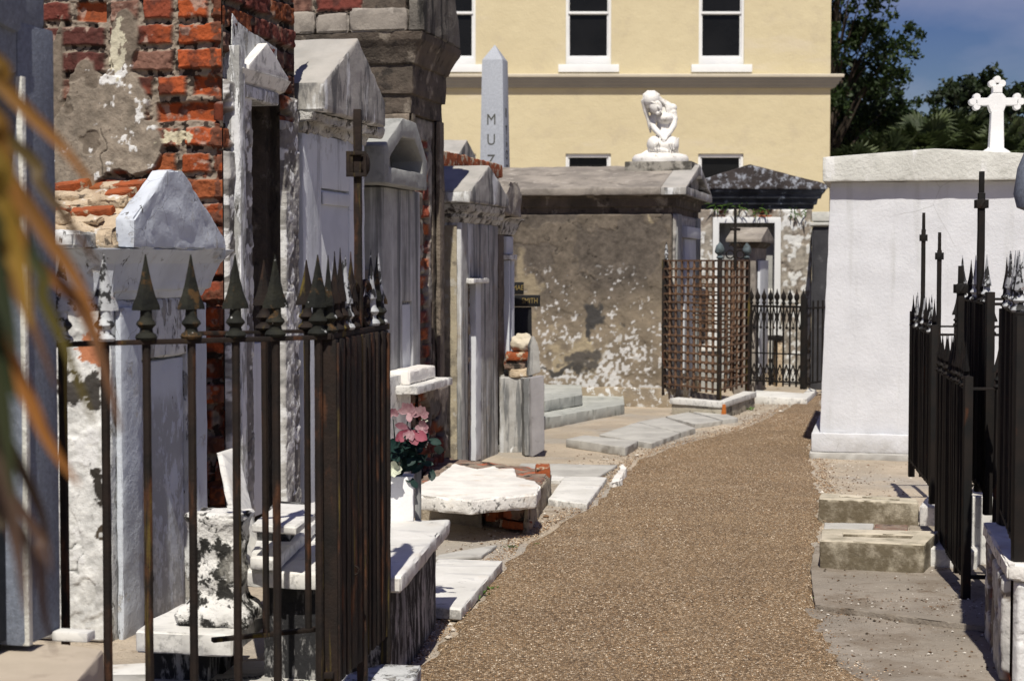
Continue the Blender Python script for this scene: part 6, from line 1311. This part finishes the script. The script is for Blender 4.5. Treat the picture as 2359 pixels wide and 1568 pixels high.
    slab('marble_kerb', 'low marble kerb stretching under the black gothic fence', 'kerb', [(1738, 912), (1858, 918), (1880, 898), (1862, 893), (1850, 905), (1740, 898)], .07, .09, m_marble)
    Yq = 19.5; xx = lambda p: (p - 1179) / F * Yq; zz = lambda p: AT(1600, p, Yq).z
    q0 = empty('stone_chest', (xx(1625), Yq, 0), label='grey stone chest with white marble top seen through the lattice grille', cat='chest')
    MB().box(xx(1592) - xx(1625), xx(1664) - xx(1625), 0, .6, -.02, zz(810)).build('body', m_cement, q0, bevel=.01, cell=.1, rough=.006)
    MB().box(xx(1586) - xx(1625), xx(1668) - xx(1625), -.03, .65, zz(809), zz(799)).build('top_slab', m_marble, q0, bevel=.008, cell=.1, rough=.004)
    Yq = 20.2; xa = xx(1744); q1 = empty('stone_table', (xa, Yq, 0), label='low pale stone table behind the black gothic fence', cat='table')
    MB().box(0, xx(1806) - xa, 0, .3, zz(784) , zz(774)).build('table_top', m_iron_k, q1, bevel=.004)
    MB().box(.01, .14, .02, .28, -.02, zz(785)).build('leg', m_mortar, q1, bevel=.008); MB().box(xx(1790) - xa, xx(1804) - xa, .02, .28, -.02, zz(785)).build('leg', m_mortar, q1, bevel=.008)
m_finial = mat('blue_grey_finial', (.11, .14, .155), (.04, .05, .05), 20, .8)
m_dirtplaster2 = mat('pale_kerb_render', (.46, .42, .34), (.33, .30, .24), 6, .97, [dict(col=(.13, .12, .10), scale=6, lo=.55, hi=.62)], ((60, .003),))
far_fences()

# ------------------------------------------------------------ flowers, weeds, foreground frond
def bouquet():
    v = [G(890, 1200, .425), G(951, 1203, .425)]; Yv = v[0].y; x0, x1 = v[0].x - .02, v[1].x; zt = AT(920, 1097, Yv).z
    e = empty('flower_vase', ((x0 + x1) / 2, Yv, .425), label='square white marble vase standing on the far end of the bench tomb', cat='vase'); hw = (x1 - x0) / 2
    MB().loft(-hw, hw, 0, hw * 1.6, [(.0, 0), (zt - .425, 0)]).build('vase', m_wstone, e, bevel=.006)
    MB().box(hw + .003, hw + .028, .05, .09, -.3, zt - .40).build('side_strip', m_streak, e, bevel=.004)
    zf = zt - .02
    f = empty('bouquet', (x0 + hw, Yv + .05, zf), label='faded pink silk flowers with dark leaves and one white bloom in the marble vase', cat='flowers'); rs = random.Random(8)
    W = lambda px, py, dy=0: AT(px, py, Yv + dy) - Vector((x0 + hw, Yv + .05, zf))
    def petal(mb, c, d, up, L_, wd, cup=.3):
        d = d.normalized(); s = d.cross(up).normalized(); n = s.cross(d); prof = [(0, .15), (.25, .7), (.55, 1), (.8, .75), (1, .1)]; prev = None
        for t, w_ in prof:
            p = c + d * L_ * t + n * cup * L_ * (t * t) ; a = mb.bm.verts.new(p - s * wd * w_ + n * wd * .35 * w_); m_ = mb.bm.verts.new(p); b_ = mb.bm.verts.new(p + s * wd * w_ + n * wd * .35 * w_)
            if prev: mb.bm.faces.new((prev[0], prev[1], m_, a)); mb.bm.faces.new((prev[1], prev[2], b_, m_))
            prev = (a, m_, b_)
    st = MB(); lf = MB()
    for (px, py) in ((905, 965), (940, 960), (970, 975), (945, 1000), (905, 1080), (960, 1040)): st.tube([Vector((0, 0, 0)), W(px, py) * .5 + Vector((0, .01, 0)), W(px, py)], [.004, .003, .002], 4)
    st.build('stems', m_fleaf, f)
    for i in range(80):
        c = W(rs.gauss(938, 26), rs.gauss(1045, 24), rs.uniform(-.06, .07)); d = Vector((rs.uniform(-1, 1), rs.uniform(-.9, .2), rs.uniform(-.8, .5))); petal(lf, c, d, Vector((0, -1, .6)), rs.uniform(.045, .07), rs.uniform(.013, .021), .15)
    lf.build('leaves', m_fleaf, f)
    for k, (px, py, n, L_, wd, m) in enumerate(((940, 950, 8, .042, .014, m_petal), (968, 955, 8, .036, .013, m_petal), (905, 955, 6, .030, .011, m_petal), (948, 992, 3, .07, .024, m_petal_d), (942, 985, 3, .058, .016, m_petal), (973, 983, 6, .032, .012, m_petal), (905, 1078, 8, .038, .016, m_wpetal))):
        mb = MB(); c = W(px, py, -.05)
        for i in range(n):
            a = 6.28 * i / n + rs.uniform(-.3, .3)
            if m is m_petal_d: a = (-.5, -2.6, -1.2)[i]
            if k == 4: a = (-1.9, -1.3, 2.9)[i]
            petal(mb, c, Vector((math.cos(a), -.25 if k > 2 else -.05, math.sin(a) + (.9 if k < 3 else 0))), Vector((0, -1, .15)), L_ * rs.uniform(.85, 1.15), wd, .25)
        mb.build('bloom', m, f)
    mb = MB()
    for i in range(40): mb.ball(W(rs.uniform(970, 986), rs.uniform(960, 1030), rs.uniform(-.03, .02)), .0035, (1, 1, 1), 1)
    mb.build('baby_breath', m_wpetal, f)
bouquet()
def weeds():
    rs = random.Random(12); k = 0
    spots = [(1243, 1258, 'left of the path near the large white slab'), (1130, 1360, 'at the edge of the large white slab'), (1100, 1385, 'lower down the edge of the large white slab'), (1178, 1262, 'in the sand behind the triangular marble fragment'), (1372, 1135, 'at the tip of the cream marble slab'),
             (1642, 958, 'on the farthest paving slab'), (1605, 950, 'beside the farthest paving slab'), (1665, 952, 'at the foot of the enclosure kerb corner'), (1730, 945, 'right of the enclosure kerb'), (1892, 1386, 'at the crack right of the path'), (1118, 1370, 'squeezed beside the marble slab edge'), (1062, 1420, 'below the corner of the large white slab')]
    for (px, py, w_) in spots:
        p = G(px, py); mb = MB(); big = 1 if py > 1100 else 1.4
        for i in range(9):
            a = rs.uniform(0, 6.28); L_ = rs.uniform(.02, .045) * big; d = Vector((math.cos(a), math.sin(a), rs.uniform(.5, 1.4))).normalized(); s = d.cross(Vector((0, 0, 1))).normalized() * L_ * .22
            q = p + Vector((rs.gauss(0, .012), rs.gauss(0, .012), 0)); v = [mb.bm.verts.new(x) for x in (q, q + d * L_ * .6 - s, q + d * L_ + Vector((0, 0, -.006)), q + d * L_ * .6 + s)]; mb.bm.faces.new(v)
        centred(mb, 'weed', m_weed, 'tiny green weed ' + w_, 'weed', p, 'weeds in the ground cracks', smooth=False)
weeds()
def frond():
    e = empty('dry_palm_plant', (-.80, 1.15, 0), label='blurred green and orange palm fronds hanging into the left foreground', cat='plant'); o = Vector((-.80, 1.15, 0))
    MB().tube([(0, 0, 0), (.02, .02, .9), (.05, .03, 1.72)], [.03, .024, .018], 8).build('stem', m_bark, e)
    crown = Vector((-.75, 1.18, 1.74)); rs = random.Random(9)
    gr, ol, orr, br = (.022, .034, .008), (.12, .09, .012), (.30, .12, .024), (.09, .05, .034)
    B = [([(-40, 120), (0, 190), (70, 265), (150, 345), (235, 455)], 1.15, .0065, (ol, orr)), ([(-40, 320), (0, 385), (60, 470), (120, 560), (185, 660), (235, 790)], 1.10, .0075, (gr, orr)),
         ([(30, 330), (90, 420), (150, 500), (228, 612)], 1.3, .006, (ol, br)), ([(-60, 640), (0, 775), (60, 905), (120, 1030), (185, 1120)], 1.1, .0075, (orr, orr)), ([(120, 640), (180, 700), (225, 800), (262, 930), (280, 1000)], 1.35, .0055, (orr, br)),
         ([(-60, 850), (0, 985), (60, 1100), (100, 1200), (118, 1330)], 1.2, .006, (gr, br)), ([(-60, 330), (-10, 440), (25, 560), (50, 640), (70, 760)], .95, .009, (ol, (.30, .17, .02))), ([(-80, 300), (-20, 430), (60, 560), (110, 640)], 1.0, .008, (gr, gr)),
         ([(-80, 460), (-30, 560), (10, 700), (40, 820)], .95, .010, (gr, (.02, .028, .008))), ([(-90, 540), (-40, 660), (0, 800), (40, 930)], 1.0, .008, (gr, gr)), ([(-80, 1150), (0, 1180), (60, 1240), (80, 1360)], 1.1, .006, (gr, br)), ([(40, 1160), (90, 1270), (100, 1400), (125, 1500)], 1.3, .0045, (br, br)),
         ([(40, 560), (100, 690), (150, 800), (220, 985)], 1.2, .0055, (gr, ol))]
    B += [([(-90, 700), (-30, 800), (10, 960), (30, 1150)], 1.0, .010, (gr, (.03, .035, .01))), ([(-90, 860), (-30, 960), (20, 1120), (50, 1300)], 1.05, .009, (gr, br)), ([(-60, 1000), (0, 1130), (40, 1260), (60, 1420)], 1.1, .007, (br, br)),
          ([(-60, 230), (0, 330), (40, 480), (62, 640)], 1.0, .006, (ol, orr)), ([(-40, 560), (20, 640), (80, 760), (130, 900)], 1.15, .005, (orr, br))]
    for pts, Y, w_, (c0, c1) in B:
        p = [AT(*q, Y) for q in pts]; ex = [crown, crown.lerp(p[0], .6) + Vector((0, 0, .05))] + p; cv = []
        for i in range(len(ex) - 1):
            for t in np.linspace(0, 1, 6, endpoint=False):
                a, b, c, d = ex[max(i - 1, 0)], ex[i], ex[i + 1], ex[min(i + 2, len(ex) - 1)]
                cv.append(.5 * ((2 * b) + (c - a) * t + (2 * a - 5 * b + 4 * c - d) * t * t + (3 * b - 3 * c + d - a) * t ** 3))
        cv.append(ex[-1]); V, Fq, C = [], [], []; n = len(cv)
        for i, q in enumerate(cv):
            f = i / (n - 1); t = (cv[min(i + 1, n - 1)] - cv[max(i - 1, 0)]).normalized(); s = t.cross(Vector((0, 1, 0))).normalized(); ww = w_ * .82 * min(1, f * 6 + .3) * (1 - f ** 4) + .0004
            V += [q - s * ww - o, q + Vector((0, .25 * ww * 2, 0)) - o, q + s * ww - o]; cc = [c0[j] * (1 - f) + c1[j] * f for j in range(3)]; C += [(*cc, 1)] * 3
            if i: j = 3 * i; Fq += [(j - 3, j - 2, j + 1, j), (j - 2, j - 1, j + 2, j + 1)]
        me = bpy.data.meshes.new('leaflet'); me.from_pydata([tuple(v) for v in V], [], Fq); ca = me.color_attributes.new('Col', 'FLOAT_COLOR', 'POINT'); ca.data.foreach_set('color', np.array(C, np.float32).ravel()); me.materials.append(m_frond)
        for pg in me.polygons: pg.use_smooth = True
        addobj('leaflet', me, e)
frond()
